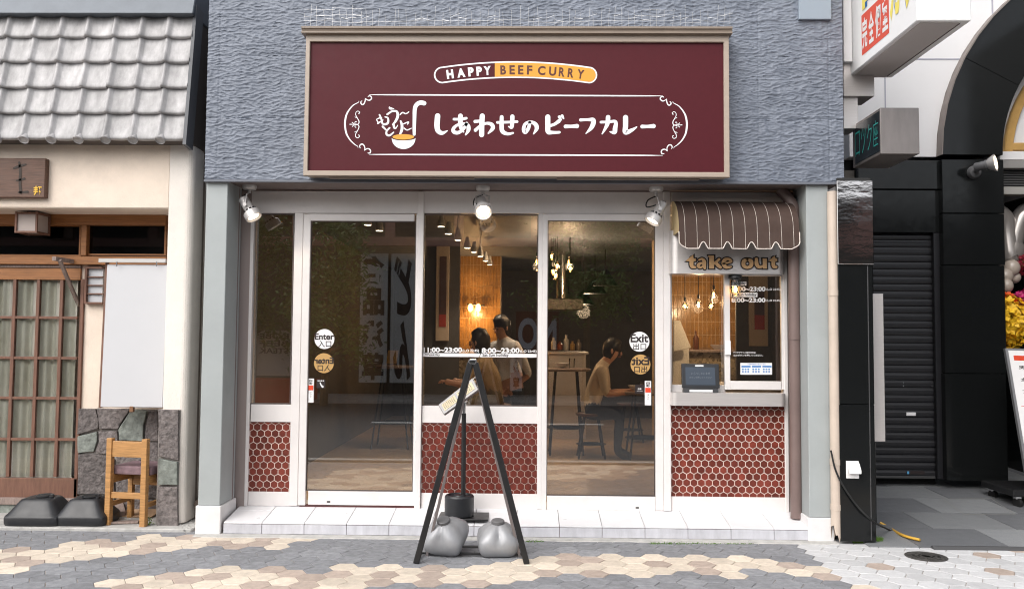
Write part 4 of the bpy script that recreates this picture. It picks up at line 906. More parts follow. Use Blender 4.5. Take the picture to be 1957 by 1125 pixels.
ch.location = pl+Vector((-.03, 0, 0)); ch.rotation_euler.z = rad(-9)
bx_ = thing('wood_offcuts', 'cardboard and wood scraps lying under the low wooden chair', 'scraps', grd(250, 985, .022))
m = MB(); R3 = Matrix.Translation(grd(262, 985, .03)) @ Matrix.Rotation(rad(-8), 4, 'Z') @ Matrix.Rotation(rad(10), 4, 'X'); m.box(-.15, .13, -.03, .17, 0, .006, mat=R3); m.build('cardboard', M('cardboard', (.40, .26, .16), .85, var=.15), bx_)
m = MB(); R3 = Matrix.Translation(grd(228, 985, .03)) @ Matrix.Rotation(rad(32), 4, 'Z') @ Matrix.Rotation(rad(14), 4, 'X'); m.box(-.04, .04, -.02, .26, 0, .045, mat=R3); m.build('timber', wood_g, bx_, .003)
m = MB(); R3 = Matrix.Translation(grd(232, 1000, .024)) @ Matrix.Rotation(rad(12), 4, 'Z'); m.box(-.1, .12, -.02, .04, 0, .016, mat=R3); m.build('timber', wood_g, bx_, .004)
def weed(px, py, z, n, h, lab, sp=.05):
    p = grd(px, py, z); m = MB()
    for k in range(n):
        o = p+Vector((r_.uniform(-sp, sp), r_.uniform(-.015, .015), r_.uniform(0, h))); a = Vector((r_.uniform(-1, 1), r_.uniform(-1, .3), r_.uniform(-.2, .8))).normalized()*r_.uniform(.008, .016); b = a.cross(Vector((r_.uniform(-1, 1), r_.uniform(-1, 1), 1))).normalized()*.006
        m.quad(o-a, o+b, o+a, o-b)
        if k % 6 == 0: m.tube([(p.x+(o.x-p.x)*.4, p.y, z-.002), o], .0012, 4)
    tag(m.build('weed', M('weed_green', (.17, .24, .05), .7, var=.4, vs_=30), None, clean=False), lab, 'weed')
weed(284, 1003, .02, 40, .06, 'tuft of weed by the right leg of the wooden chair', .03); weed(424, 1014, .004, 60, .022, 'low weed growing along the left pillar base', .07)
# ================================================================== PART 5: the black granite building on the right
gb = thing('granite_building', 'black granite fronted building with white wall, arch and roller shutter', 'building', (at(1800, 950, 1).x, 1.0, 0))
YQ = -.40
def slab_(nm, r, Y, dep, mat=granite, par=gb, bev=.003): return B(nm, r, Y, dep, mat, par, bev)
pil = slab_('pilaster_core', (1604, 340, 1669, 1034), YQ+.02, .03, M('granite_core', (.02, .02, .02), .7)); 
slab_('granite_slab', (1603.5, 506, 1669.5, 772), YQ, .018, granite, pil); slab_('granite_slab', (1605.5, 773.2, 1673, 1034), YQ, .018, granite, pil); slab_('polished_cap', (1600.5, 345, 1669, 505), YQ-.012, .03, mirror_steel, pil); 
slab_('corner_trim', (1661, 508, 1663, 1032), YQ-.002, .003, M('granite_edge', (.06, .06, .062), .3), pil)
slab_('entry_sidewall', (1668, 443, 1672, 1000), .0, 1.5, granite)
# porch floor: tiles rise gently towards the shutter
fy0, fy1 = -.47, 1.9; zr = lambda y: .008+.062*max(0, (y+.47))/1.0*.62
fx0, fx1 = at(1668, 1030, YQ).x-.05, at(2350, 1000, 0).x
pf = struct(MB().add([(fx0, fy0, zr(fy0)-.012), (fx1, fy0, zr(fy0)-.012), (fx1, fy1+2, zr(fy1+2)-.012), (fx0, fy1+2, zr(fy1+2)-.012)], [(0, 1, 2, 3)]).build('porch_floor', M('porch_joint', (.05, .05, .05), .9)))
ty = [-.47, .02, .52, 1.02, 1.5, 2.0, 2.9]; 
for j, (a, b) in enumerate(zip(ty[:-1], ty[1:])):
    x = fx0-.28+(.32 if j % 2 else .0); k = 0
    while x < fx1:
        xa_, xb_ = max(x, fx0), min(x+.62, fx1)
        if xb_-xa_ > .03:
            m = MB(); g = .003; q = [(xa_+g, a+g), (xb_-g, a+g), (xb_-g, b-g), (xa_+g, b-g)]; m.add([(u, v, zr(v)-.01) for u, v in q]+[(u, v, zr(v)) for u, v in q], [(4, 5, 6, 7)]+[(i, (i+1) % 4, 4+(i+1) % 4, 4+i) for i in range(4)]); m.build('floor_tile', granite_f2 if (k+j) % 2 else granite_f1, pf)
        x += .62; k += 1
# hatch in the floor
h = [grd(1800, 957, zr(.45)), grd(1895, 957, zr(.45)), grd(1942, 985, zr(.2)), grd(1842, 985, zr(.2))]; m = MB(); hc = sum(h, Vector())/4
outer = [Vector((p.x, p.y, zr(p.y)+.0012)) for p in h]; inner = [Vector((hc.x+(p.x-hc.x)*.95, hc.y+(p.y-hc.y)*.93, zr(hc.y+(p.y-hc.y)*.93)+.0012)) for p in h]
m.add(outer+inner, [(i, (i+1) % 4, 4+(i+1) % 4, 4+i) for i in range(4)]); tag(m.build('floor_hatch', M('hatch_steel', (.30, .30, .29), .5, .4), None, clean=False), 'rectangular access hatch frame let into the grey porch floor', 'hatch')
# shutter -----------------------------------------------------------------
YT = 1.5
sh = thing('roller_shutter', 'black slatted roller shutter between the granite pilaster and pillar', 'shutter', at(1730, 912, YT))
x0, x1, z0, z1 = rect(1655, 445, 1788, 911, YT); NS = 33; hS = (z1-z0)/NS
ms = MB().side([(0, .002), (-.008, .004), (-.012, hS*.3), (-.012, hS*.62), (-.004, hS*.80), (-.002, hS-.002), (.006, hS-.002), (.006, .002)], -(x1-x0)/2, (x1-x0)/2)
me = bpy.data.meshes.new('slat'); me.from_pydata([tuple(v) for v in ms.v], [], ms.f); me.materials.append(shutter_m)
for k in range(NS): put('slat', me, ((x0+x1)/2, YT, z0+k*hS), sh)
B('bottom_bar', (1655, 909, 1788, 913.5), YT-.03, .04, M('shutter_bar', (.10, .10, .10), .4, .6), sh, .002); B('latch', (1732.5, 787.5, 1750.5, 794), YT-.017, .01, white_st, sh, .002)
m = MB(); nbl = B('maker_plate', (1733, 899.5, 1767, 905.5), YT-.016, .003, dark_st, sh, 0); B('plate_mark', (1733.5, 900, 1737.5, 905), YT-.0185, .002, M('plate_blue', (.1, .35, .6), .5), sh, 0)
for u in (1726, 1781):
    for v in (731, 737): p = at(u, v, YT-.013); m.ball(p, .005, 6, 4)
m.build('rivets', chrome, sh)
B('shutter_guide', (1788, 445, 1802, 915), YT-.06, .1, shutter_m, gb)
# lintel, pillar, white wall, arch -------------------------------------------
YG = 1.42
for i, r in enumerate(((1640, 306, 1799, 361), (1640, 363, 1799, 444))): slab_('granite_slab', r, YG+.02*i, .16)
for a, b in ((305, 407), (408.5, 506), (507.2, 713), (714.2, 918)):
    c = (a+b)/2; l, r = 1800+(c-305)*.0155, 1918+(c-305)*.0135; slab_('granite_slab', (l, a, r, b), YG-.05, .35)
OC = at(2200, 300, YG); RO, RI = abs(at(1795, 300, YG).x-OC.x), abs(at(1911, 300, YG).x-OC.x)
arc = lambda R, a: (OC.x+R*math.cos(a), OC.z+R*math.sin(a))
js = [180, 152, 124, 96, 68, 40]
for a, b in zip(js[:-1], js[1:]):
    aa = [rad(a-.1+(b+.1-a)*k/10) for k in range(11)]; MB().prism([arc(RO, t) for t in aa]+[arc(RI, t) for t in aa[::-1]], YG-.05, YG+.3).build('arch_stone', granite, gb, .003)
edge_ = MB(); aa = [rad(180-k*7) for k in range(20)]; edge_.prism([arc(RO+.012, t) for t in aa]+[arc(RO+.0005, t) for t in aa[::-1]], YG-.07, YG+.1); edge_.build('arch_edge', M('bronze_edge', (.20, .17, .155), .5), gb)
zt_ = 4.6; wl = at(1625, 200, YG).x
Pw = [(wl, OC.z+.0), (OC.x-RO-.013, OC.z)]+[arc(RO+.013, rad(180-k*6)) for k in range(1, 14)]+[(arc(RO+.013, rad(102))[0], zt_), (wl, zt_)]
MB().prism(Pw, YG+.03, YG+.2).build('white_wall', whitewall, gb)
B('wall_joint', (1690, -20, 1692.5, 305), YG+.027, .004, M('joint_grey', (.36, .36, .42), .6), gb, 0); B('wall_joint', (1690, 112, 1868, 114.5), YG+.0265, .004, M('joint_grey', (.36, .36, .42), .6), gb, 0)
B('wall_joint', (1895, -30, 1898, 33), YG+.027, .004, M('joint_grey', (.36, .36, .42), .6), gb, 0)
# fanlight with gold moulding
aa = [rad(180-k*6) for k in range(21)]; YFn = YG+.1
MB().prism([arc(RI+.02, t) for t in aa]+[(OC.x+1, OC.z)], YFn+.06, YFn+.1).build('fanlight_wall', whitewall, gb)
g_o, g_i = abs(at(1921, 300, YFn).x-OC.x), abs(at(1938, 300, YFn).x-OC.x)
m = MB(); aa = [rad(177-k*6) for k in range(18)]; m.prism([arc(g_o, t) for t in aa]+[arc(g_i, t) for t in aa[::-1]], YFn+.01, YFn+.06); m.build('gold_arch_moulding', gold_m, gb, .01); B('gold_sill_moulding', (1921.5, 273, 2300, 288), YFn+.008, .05, gold_m, gb, .01)
B('sill_band', (1911, 290, 2300, 306), YFn-.02, .1, whitewall, gb); B('sill_band', (1912, 306.5, 2300, 322), YFn-.03, .1, M('grey_band', (.25, .24, .23), .6), gb)
gr_ = B('grille', (1913, 322, 2300, 357), YFn+.06, .02, M('grille_back', (.02, .02, .02), .7), gb, 0)
for k in range(7): B('blade', (1913, 324+k*4.7, 2300, 326+k*4.7), YFn+.045, .012, M('grille_blade', (.09, .09, .09), .5), gr_, 0)
B('entry_header', (1913, 357.5, 2300, 372), YFn+.02, .1, M('entry_header', (.33, .32, .30), .6), gb)
B('entry_window', (1900, 372, 2300, 905), 2.6, .1, M('entry_back', (.045, .04, .042), .5), gb)
MB().box(at(1700, 500, 2.0).x, fx1+1, YG+.36, 7, 2.85, 4.6).build('upper_block', whitewall, gb); MB().box(wl, at(1800, 500, YG).x, 1.62, 7, 0, 3.4).build('rear_block', M('rear_block', (.02, .02, .02), .8), gb)
MB().box(fx1-.2, fx1+2, -.4, 7, 0, 4.6).build('far_side', granite, gb)
# floodlight
fl = thing('floodlight', 'small grey floodlight with a glowing face mounted on the granite pillar', 'floodlight', at(1861, 330, YG-.06))
b0 = at(1860, 330, YG-.055); MB().lathe([(.06, 0), (.062, .02), (.05, .045), (.001, .05)], b0, (0, -1, 0), 18).build('mount', M('lamp_grey', (.12, .12, .125), .5), fl, smooth=True)
j0, j1 = at(1862, 320, YG-.17), at(1903, 311, YG-.28); axf = (j1-j0).normalized(); MB().tube([b0+Vector((0, -.04, 0)), j0+axf*.05], .022, 8).build('arm', M('lamp_grey', (.12, .12, .125), .5), fl, smooth=True)
lf = (j1-j0).length; MB().lathe([(.03, 0), (.038, .01), (.038, lf*.5), (.045, lf*.52), (.045, lf*.62), (.04, lf*.63)], j0, axf, 18).build('housing', M('lamp_grey', (.12, .12, .125), .5), fl, smooth=True)
MB().lathe([(.036, lf*.6), (.05, lf*.68), (.075, lf*.95), (.078, lf), (.068, lf), (.001, lf*.93)], j0, axf, 22).build('reflector', silver_paint, fl, smooth=True); MB().lathe([(.064, lf*.99), (.06, lf*1.02), (.001, lf*1.03)], j0, axf, 20).build('lens', emit('flood_glow', (1, .83, .6), 1.5), fl, smooth=True)
# projecting signs -----------------------------------------------------------
def atX(px, py, X):
    d = ray(px, py); t = (X-CAM.x)/d.x; return CAM+d*t
Yn = -1.22; ws = thing('projecting_white_sign', 'white box sign projecting at the top right with red and yellow lettering', 'sign', (at(1753, 40, Yn).x, -.6, at(1753, 40, Yn).z))
X0, X1, Z0 = at(1753, 40, Yn).x, at(1857, 40, Yn).x, at(1800, 40, Yn).z
MB().box(X0, X1, Yn, -.08, Z0, Z0+1.7).build('box', M('sign_box_white', (.88, .88, .88), .5, dirt=.1), ws, .006)
MB().box(X0+.03, X1-.06, Yn+.03, -.10, Z0-.003, Z0+.002).build('bottom_panel', M('sign_bottom', (.56, .52, .51), .6), ws); MB().box(X1-.055, X1-.051, Yn+.04, -.12, Z0-.005, Z0+.002).build('bottom_seam', M('seam_dark', (.12, .09, .09), .8), ws)
fX = lambda d: (lambda u, v: atX(u, v, X0-.003-d)); ys = lambda yy: yy
redp = M('sign_red', (.72, .10, .06), .5); yel = M('sign_yellow', (.88, .74, .16), .5); blu = M('sign_blue', (.03, .16, .42), .5)
def onface(d): return lambda a, b: Vector((X0-.0015-d, Yn+a, Z0+b))     # a along depth from the street edge, b up
pR0, pR1, pB, pT = atX(1699.7, 61, X0), atX(1647.7, 107, X0), atX(1647.7, 107, X0), atX(1647.7, 30, X0)
a0, a1 = pR0.y-Yn, pR1.y-Yn; b0_, b1_ = pB.z-Z0, pT.z-Z0
m = MB(); polyf(m, [(a1, b0_), (a0, b0_), (a0, b1_), (a1, b1_)], onface(0)); m.build('red_panel', redp, ws, clean=False)
m = MB(); wv_ = (a1-a0)/4
for k, c in enumerate('完全個室'): words(m, c, (-(a1-wv_*k-.012), -(b1_-.03), -(a1-wv_*(k+1)+.012), -(b0_+.035)), lambda u, v: onface(.0015)(-u, -v), .03)
m.build('white_lettering', white_st, ws, clean=False)
q0, q1 = atX(1702, 54, X0), atX(1747, 20, X0); m = MB(); m2 = MB()
for mm, off, dd in ((m, .075, .001), (m2, .02, .0022)):
    words(mm, 'カラ', (-(q0.y-Yn), -(b0_+.62), -(.03), -(b0_+.06)), lambda u, v, dd=dd: onface(dd)(-u, -v), off); words(mm, 'ロ', (-(a1-.02), -(b1_+.55), -(a0+.12), -(b1_+.03)), lambda u, v, dd=dd: onface(dd+.0003)(-u, -v), off)
m.build('blue_outline', blu, ws, clean=False); m2.build('yellow_lettering', yel, ws, clean=False)
sb = thing('sign_bracket', 'grey steel bracket boxes between the siding and the white projecting sign', 'bracket', at(1640, 205, -.2))
B('plate', (1612, 120, 1671, 184), -.15, .25, steel, sb); B('arm', (1612, 185, 1640, 246), -.12, .2, steel, sb); B('side_box', (1612, -30, 1628, 118), -.2, .15, whitewall, sb)
ls = thing('led_sign', 'steel box LED sign with green letters projecting over the granite pilaster', 'sign', at(1720, 295, -.55))
X0, X1 = at(1683, 250, -.55).x, at(1757, 250, -.55).x; Z0, Z1 = at(1720, 294, -.55).z, at(1720, 206, -.55).z
MB().box(X0, X1, -.55, -.05, Z0, Z1).build('housing', M('dull_steel', (.25, .225, .215), .42, .6, var=.15, vs_=7, st=(1, 1, .3)), ls, .003)
MB().box(X0-.003, X0+.001, -.535, -.10, Z0+.02, Z1-.02).build('display', M('led_panel', (.012, .016, .02), .2), ls); m = MB(); led = emit('led_green', (.02, .22, .2), .05)
for k, c in enumerate('ロック座'): words(m, c, (.11+k*.107, -(Z1-.07), .11+k*.107+.085, -(Z0+.07)), lambda u, v: Vector((X0-.0045, -u*1.0-.0, -v)), -.012)
m.build('lettering', led, ls, clean=False)
# reversed so that it reads from the street: first character farthest from the edge
# stainless post strip, socket, pipe, cables -----------------------------------
tag(B('steel_letter_plate', (1668, 561, 1690, 843), -.25, .06, steel, None, .002), 'narrow brushed steel plate standing behind the black granite pilaster', 'steel plate')
so = thing('outdoor_socket', 'white weatherproof power socket on the black granite pilaster', 'socket', at(1629, 914, YQ))
x0, x1, z0, z1 = rect(1616.5, 880, 1641, 913.5, YQ); MB().box(x0, x1, YQ-.008, YQ-.001, z0, z1).build('plate', white_st, so, .003); MB().side([(YQ-.008, z0+.045), (YQ-.045, z0+.035), (YQ-.045, z0+.06), (YQ-.008, z1-.01)], x0+.008, x1+.004).build('hood', white_st, so, .004)
pc = at(1594, 700, -.37); pt = thing('drainpipe', 'beige drainpipe with broken foot between the grey pillar and the granite', 'drainpipe', (pc.x, -.37, 0))
zq = at(1600, 985, -.37).z; MB().tube([(pc.x, -.37, zq), (pc.x, -.37, 2.46)], .034, 16).build('pipe', pvc, pt, smooth=True)
for v in (882, 968, 560): z_ = at(1597, v, -.37).z; MB().tube([(pc.x, -.37, z_-.02), (pc.x, -.37, z_+.02)], .0375, 16).build('collar', pvc, pt, smooth=True)
bk = MB(); K = 16
for k in range(K):
    a, b = 2*math.pi*k/K, 2*math.pi*(k+1)/K; f_ = lambda t: .034 if False else .03+.10*(.5+.5*math.sin(t*2+.8))+.02*math.sin(t*7); 
    bk.quad((pc.x+.034*math.cos(a), -.37+.034*math.sin(a), zq), (pc.x+.034*math.cos(b), -.37+.034*math.sin(b), zq), (pc.x+.034*math.cos(b), -.37+.034*math.sin(b), min(zq-.02, f_(b))), (pc.x+.034*math.cos(a), -.37+.034*math.sin(a), min(zq-.02, f_(a))))
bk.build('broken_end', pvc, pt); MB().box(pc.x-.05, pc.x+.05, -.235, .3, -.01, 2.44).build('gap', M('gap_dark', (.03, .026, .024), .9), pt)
cbp = [at(1588, 860, YQ-.02), at(1596, 895, YQ-.02), at(1610, 925, YQ-.02), at(1635, 962, YQ-.03), at(1668, 995, YQ-.03), grd(1700, 1012, .03)]
tag(MB().tube(crom(cbp+[grd(1725, 1024, .012), grd(1757, 1032, .012)], 6), .0065, 8).build('cable', rubber, None, smooth=True), 'black cable sagging from the drainpipe across the granite pilaster to the ground', 'cable')
tag(MB().tube(crom([grd(1680, 997, .04)+Vector((0, -.02, 0)), grd(1700, 1008, .016), grd(1725, 1022, .03), grd(1758, 1031, .026)], 6), .010, 8).build('cable', M('yellow_cable', (.62, .36, .05), .5), None, smooth=True), 'yellow cable lying along the edge of the grey porch floor', 'cable')
cv = MB(); y_a, y_b = grd(1760, 1034, 0).y, grd(2000, 1041, 0).y; xa_, xb_ = grd(1755, 1034).x, grd(2300, 1040).x
cv.side([(-.52, .0), (-.50, .02), (-.48, .02), (-.455, .0)], xa_, xb_); tag(cv.build('cable_cover', M('cable_cover', (.06, .06, .062), .6), None), 'flat dark cable cover strip between the porch and the washed-out pavers', 'cable cover')
# manhole, moss -------------------------------------------------------------------
mc = grd(1770, 1063, 0); mh = thing('manhole_cover', 'small round ornate iron manhole cover in the washed-out pavers', 'manhole cover', mc)
iron = M('cast_iron', (.10, .095, .09), .55, .5, var=.3, vs_=30); MB().lathe([(.13, -.01), (.13, .004), (.122, .006), (.118, .003), (.001, .003)], mc, (0, 0, 1), 36).build('rim', iron, mh, smooth=True, angle=30)
m = MB()
for R in (.10, .07, .04): m.lathe([(R, .0032), (R, .0065), (R-.012, .0065), (R-.012, .0032)], mc, (0, 0, 1), 30)
for k in range(12):
    a = math.pi*k/6; m.tube([mc+Vector((.05*math.cos(a), .05*math.sin(a), .005)), mc+Vector((.115*math.cos(a+.3), .115*math.sin(a+.3), .005))], .004, 4)
m.build('relief', iron, mh)
def moss(px0, px1, py, z, n, lab, h=.03):
    m = MB()
    for k in range(n):
        p = grd(r_.uniform(px0, px1), py+r_.uniform(-2.5, 2.5), z); a = Vector((r_.uniform(-.5, .5), r_.uniform(-.5, .5), 1)).normalized()*r_.uniform(h*.3, h); b = Vector((.003, .001, 0)); m.add([p-b, p+b, p+a], [(0, 1, 2)])
    tag(m.build('moss', moss_m, None, clean=False), lab, 'moss', kind='stuff')
moss(1630, 1686, 1035, 0, 1500, 'bright green moss at the foot of the granite pilaster', .045); moss(1240, 1445, 1037, .0, 500, 'thin green moss along the concrete edging below the step', .012); moss(1005, 1040, 1033, 0, 120, 'patch of moss by the right leg of the black easel', .012)
# opening decorations at the far right: flowers, balloons, menu board -----------------
def ballc(P, r, lab, mat, nm='balloon', grp=None):
    p = at(*P); m = MB(); m.ball(p, (r, r, r*1.1), 20, 14); m.lathe([(.012, 0), (.004, .02)], p+Vector((0, 0, -r*1.12)), (0, 0, 1), 8); tag(m.build(nm, mat, None, smooth=True), lab, 'balloon', grp)
bal = M('taupe_balloon', (.40, .34, .29), .18, var=.03); foil = M('silver_foil_balloon', (.36, .33, .31), .22, .5)
m = MB(); Yb = 1.75
m.tube(crom([at(1905, 405, Yb), at(1921, 420, Yb), at(1924, 450, Yb), at(1930, 490, Yb-.02), at(1935, 470, Yb), at(1945, 430, Yb), at(1957, 408, Yb), at(1972, 400, Yb)], 6), [.05]*43 if False else .085, 14); m.ball(at(1932, 480, Yb), (.13, .1, .15), 16, 12)
tag(m.build('foil_balloon', foil, None, smooth=True), 'silver foil letter balloon hanging beside the granite pillar', 'balloon')
for P, r, l in (((1933, 512, 1.7), .075, 'largest'), ((1921, 528, 1.66), .07, 'left'), ((1923, 546, 1.62), .062, 'lowest'), ((1940, 530, 1.72), .05, 'hindmost')): ballc(P, r, 'taupe round balloon, %s of the cluster above the yellow flowers' % l, bal, grp='taupe balloons above the flowers')
def bouquet(P, R, col, n, lab, leafy=.0, pet=.02):
    c = at(*P); m = MB(); 
    for k in range(n):
        d = Vector((r_.gauss(0, 1), r_.gauss(0, 1), r_.gauss(0, 1))).normalized(); o = c+Vector((d.x*R[0], d.y*R[1], d.z*R[2]))*r_.uniform(.55, 1.2); t1 = d.orthogonal().normalized(); t2 = d.cross(t1); ph = r_.uniform(0, 6)
        for q in range(5):
            a = ph+2*math.pi*q/5; u = t1*math.cos(a)+t2*math.sin(a); v_ = d.cross(u); L_ = pet*r_.uniform(.8, 1.2)
            m.quad(o, o+u*L_*.6+v_*L_*.4+d*L_*.25, o+u*L_+d*L_*.5, o+u*L_*.6-v_*L_*.4+d*L_*.25, 0)
    m.ball(c, (R[0]*.55, R[1]*.55, R[2]*.55), 12, 8, 1)
    tag(m.build('flower_bunch', [M('petal_%.2f_%.2f_%.2f' % col, col, .6, var=.2, vs_=30), leaf_m], None, clean=False), lab, 'flowers', 'opening-day flowers by the granite pillar')
bouquet((1925, 575, 1.55), (.06, .06, .06), (.75, .10, .01), 60, 'orange flowers on top of the yellow bunch', pet=.035); bouquet((1930, 615, 1.5), (.13, .1, .2), (.78, .48, .02), 330, 'large bunch of yellow flowers above the menu board', pet=.05); bouquet((1958, 585, 1.6), (.09, .1, .13), (.42, .01, .12), 160, 'magenta flowers at the right edge beside the yellow bunch', pet=.04); bouquet((1950, 500, 1.72), (.06, .06, .13), (.22, .006, .02), 140, 'dark red flowers behind the taupe balloons'); bouquet((1962, 640, 1.6), (.1, .1, .08), (.03, .015, .02), 120, 'dark purple leaves under the magenta flowers')
mb2 = thing('menu_board', 'white menu board with red heading standing at the right edge', 'menu board', grd(1960, 960, .04))
q = [at(1921, 665, .9), at(2040, 668, .9), at(2085, 945, .72), at(1968, 945, .72)]; up_ = (q[0]-q[3]).normalized(); rt_ = (q[1]-q[0]).normalized(); no = rt_.cross(up_).normalized(); no = no if no.y < 0 else -no
m = MB(); m.add([v+no*.0 for v in q]+[v-no*.03 for v in q], [(0, 1, 2, 3), (7, 6, 5, 4)]+[(i, 4+i, 4+(i+1) % 4, (i+1) % 4) for i in range(4)]); m.build('frame', M('board_frame', (.25, .25, .26), .4, .4), mb2)
Wb, Hb = (q[1]-q[0]).length, (q[0]-q[3]).length; fb = lambda d: (lambda u, v: q[0]+(q[3]-q[0])*v+(q[1]-q[0])*u+no*(.002+d))
m = MB(); polyf(m, [(.04, .015), (.99, .015), (.99, .99), (.04, .99)], fb(0)); m.build('sheet', white_st, mb2, clean=False)
m = MB(); polyf(m, [(.11, .05), (.95, .05), (.95, .085), (.11, .085)], fb(.001)); polyf(m, [(.10, .40), (.95, .40), (.95, .403), (.10, .403)], fb(.001)); m.build('heading', red_st, mb2, clean=False)
m = MB(); [words(m, t, (.16, .12+.085*k, .42, .145+.085*k), fb(.0013), .01) for k, t in enumerate(('男性', '女性', 'フリー'))]; m.build('lettering', dark_st, mb2, clean=False)
pt_ = thing('wheeled_platform', 'black platform on casters under the menu board at the right edge', 'platform', grd(1975, 970, .05)); gz = zr(.35)
p0 = grd(1937, 935, gz+.16); MB().box(p0.x, p0.x+.6, p0.y, p0.y+.5, gz+.10, gz+.155).build('deck', black_m, pt_, .006)
for dx_, dy_ in ((.06, .05), (.06, .42)):
    c = Vector((p0.x+dx_, p0.y+dy_, gz+.045)); m = MB().lathe([(.02, -.014), (.042, -.014), (.045, 0), (.042, .014), (.02, .014)], c, (1, .25, 0), 18); cs = m.build('caster', rubber, pt_, smooth=True, angle=30); MB().box(c.x-.022, c.x+.022, c.y-.02, c.y+.03, c.z+.03, gz+.10).build('fork', chrome, cs, .003)
# ================================================================== PART 6: pavement stands
YE = -1.12
es = thing('black_easel', 'empty black A-frame easel standing in front of the middle window', 'easel', (at(900, 1078, YE).x, YE, 0))
top_l, top_r = at(899, 692, YE+.12), at(907, 692, YE+.12); bl, br = grd(795, 1076), grd(1007, 1077)
def bar(a, b, w, d, mat, nm, par, bev=.002):
    a, b = Vector(a), Vector(b); ax = (b-a).normalized(); s = ax.cross(Vector((0, 1, 0))).normalized(); f = s.cross(ax).normalized(); v = []
    for p in (a, b): v += [p+s*w/2+f*d/2, p-s*w/2+f*d/2, p-s*w/2-f*d/2, p+s*w/2-f*d/2]
    return MB().add(v, [(0, 1, 2, 3), (7, 6, 5, 4)]+[(i, 4+i, 4+(i+1) % 4, (i+1) % 4) for i in range(4)]).build(nm, mat, par, bev)
bar(bl, top_l, .037, .026, black_m, 'front_leg', es, .004); bar(br, top_r+Vector((.004, .001, 0)), .037, .026, black_m, 'front_leg', es, .004)
yb = -.84; bl2, br2 = Vector((bl.x+.045, yb, 0)), Vector((br.x-.045, yb, 0)); tl2 = top_l+Vector((.006, .03, -.02)); tr2 = top_r+Vector((-.006, .03, -.02))
bar(bl2, tl2, .018, .018, chrome if False else M('grey_brace', (.25, .22, .22), .4, .5), 'rear_leg', es, .002); bar(br2, tr2, .018, .018, M('grey_brace', (.25, .22, .22), .4, .5), 'rear_leg', es, .002)
MB().box(top_l.x-.012, top_r.x+.012, top_l.y-.016, top_l.y+.05, top_l.z-.012, top_l.z+.02).build('hinge', chrome, es, .006)
def on(l0, l1, z): t = z/l1.z; return l0+(l1-l0)*t
xa2, xb2 = at(806, 1050, -.84).x, at(1001, 1050, -.84).x
for z in (.018, .062): MB().box(xa2, xb2, -.85, -.835, z-.007, z+.007).build('crossbar', black_m, es, .002)
for e_, x_ in ((bl, xa2), (br, xb2)): bar((e_.x, e_.y+.012, .018), (x_, -.84, .018), .014, .014, black_m, 'side_runner', es, .002)
jug_m = M('silver_water_jug', (.33, .335, .35), .46, .25, var=.1, vs_=6, dirt=.15); jug_c = M('grey_jug_cap', (.13, .13, .135), .5)
def jug(px, py, lab, tilt, rotz, capdir):
    c = grd(px, py, .0); t = thing('water_jug', lab, 'water jug', c, 'silver water jugs weighing down the easel'); m = MB(); K = 36
    prof = [(.055, 0), (.082, .005), (.100, .022), (.112, .06), (.115, .10), (.110, .14), (.094, .18), (.072, .208), (.050, .224), (.038, .232)]
    Rm = Matrix.Rotation(rad(rotz), 3, 'Z') @ Matrix.Rotation(rad(tilt), 3, 'X')
    for r, z in prof:
        for k in range(K):
            an = 2*math.pi*k/K; cx, sx = math.cos(an), math.sin(an); n_ = 6 if z < .16 else 3; q = (abs(cx)**n_+abs(sx)**n_)**(-1/n_); dent = 1-.11*max(0, math.cos(an*4))**2*min(1, max(0, (z-.10)/.06)); sh = 1-.13*math.exp(-((an-math.pi*1.5)/.16)**2)*(1 if z > .13 else .15)
            m.v.append(Vector((cx*q*r*dent*1.14, sx*q*r*1.2*dent*sh, z*.84)))
    for i in range(len(prof)-1):
        for k in range(K): m.f.append((i*K+k, i*K+(k+1) % K, (i+1)*K+(k+1) % K, (i+1)*K+k)); m.mi.append(0)
    m.f += [tuple(range(K))[::-1], tuple((len(prof)-1)*K+k for k in range(K))]; m.mi += [0, 0]
    m.v = [c+Vector((0, .13, 0))+Rm @ v for v in m.v]; zmin = min(v.z for v in m.v); dz = c.z-zmin; m.v = [v+Vector((0, 0, dz)) for v in m.v]
    m.build('body', jug_m, t, smooth=True, angle=60); o = c+Vector((0, .13, dz))
    cp = MB(); cp.lathe([(.036, .184), (.043, .19), (.043, .212), (.038, .216), (.001, .217)], (0, 0, 0), (0, 0, 1), 24); cp.v = [o+Rm @ v for v in cp.v]; cp.build('cap', jug_c, t, smooth=True, angle=30)
jug(852, 1064, 'silver plastic water jug at the left of the easel tray, cap turned forward', 26, -14, 1); jug(949, 1067, 'silver plastic water jug at the right of the easel tray, cap on top', 9, 6, 0)
# menu stand on the step ---------------------------------------------------------
mx, my = at(885, 990, -.2).x, -.2; zst = zf+(zb-zf)*(my-YF)/SD+.004
mst = thing('menu_stand', 'black pole menu stand with round weight and tilted clear menu case behind the easel', 'menu stand', (mx, my, zst))
MB().box(mx-.175, mx+.185, my-.12, my+.15, zst, zst+.014).build('base_plate', black_m, mst, .004); MB().lathe([(.10, .014), (.106, .02), (.106, .15), (.098, .162), (.085, .163), (.08, .15), (.045, .15), (.04, .163), (.001, .163)], (mx-.028, my, zst), (0, 0, 1), 36).build('weight', black_pl, mst, smooth=True, angle=30)
ptp = at(886.5, 789, my); MB().tube([(mx, my, zst+.02), (ptp.x, my, ptp.z)], .017, 14).build('pole', black_m, mst, smooth=True); jt = at(888, 764, my); m = MB(); m.tube([ptp, jt-Vector((0, 0, .02))], .013, 10); m.ball(jt, .022, 12, 8); m.lathe([(.012, -.025), (.012, .025)], jt, (1, 0, 0), 10); m.build('joint', chrome, mst, smooth=True)
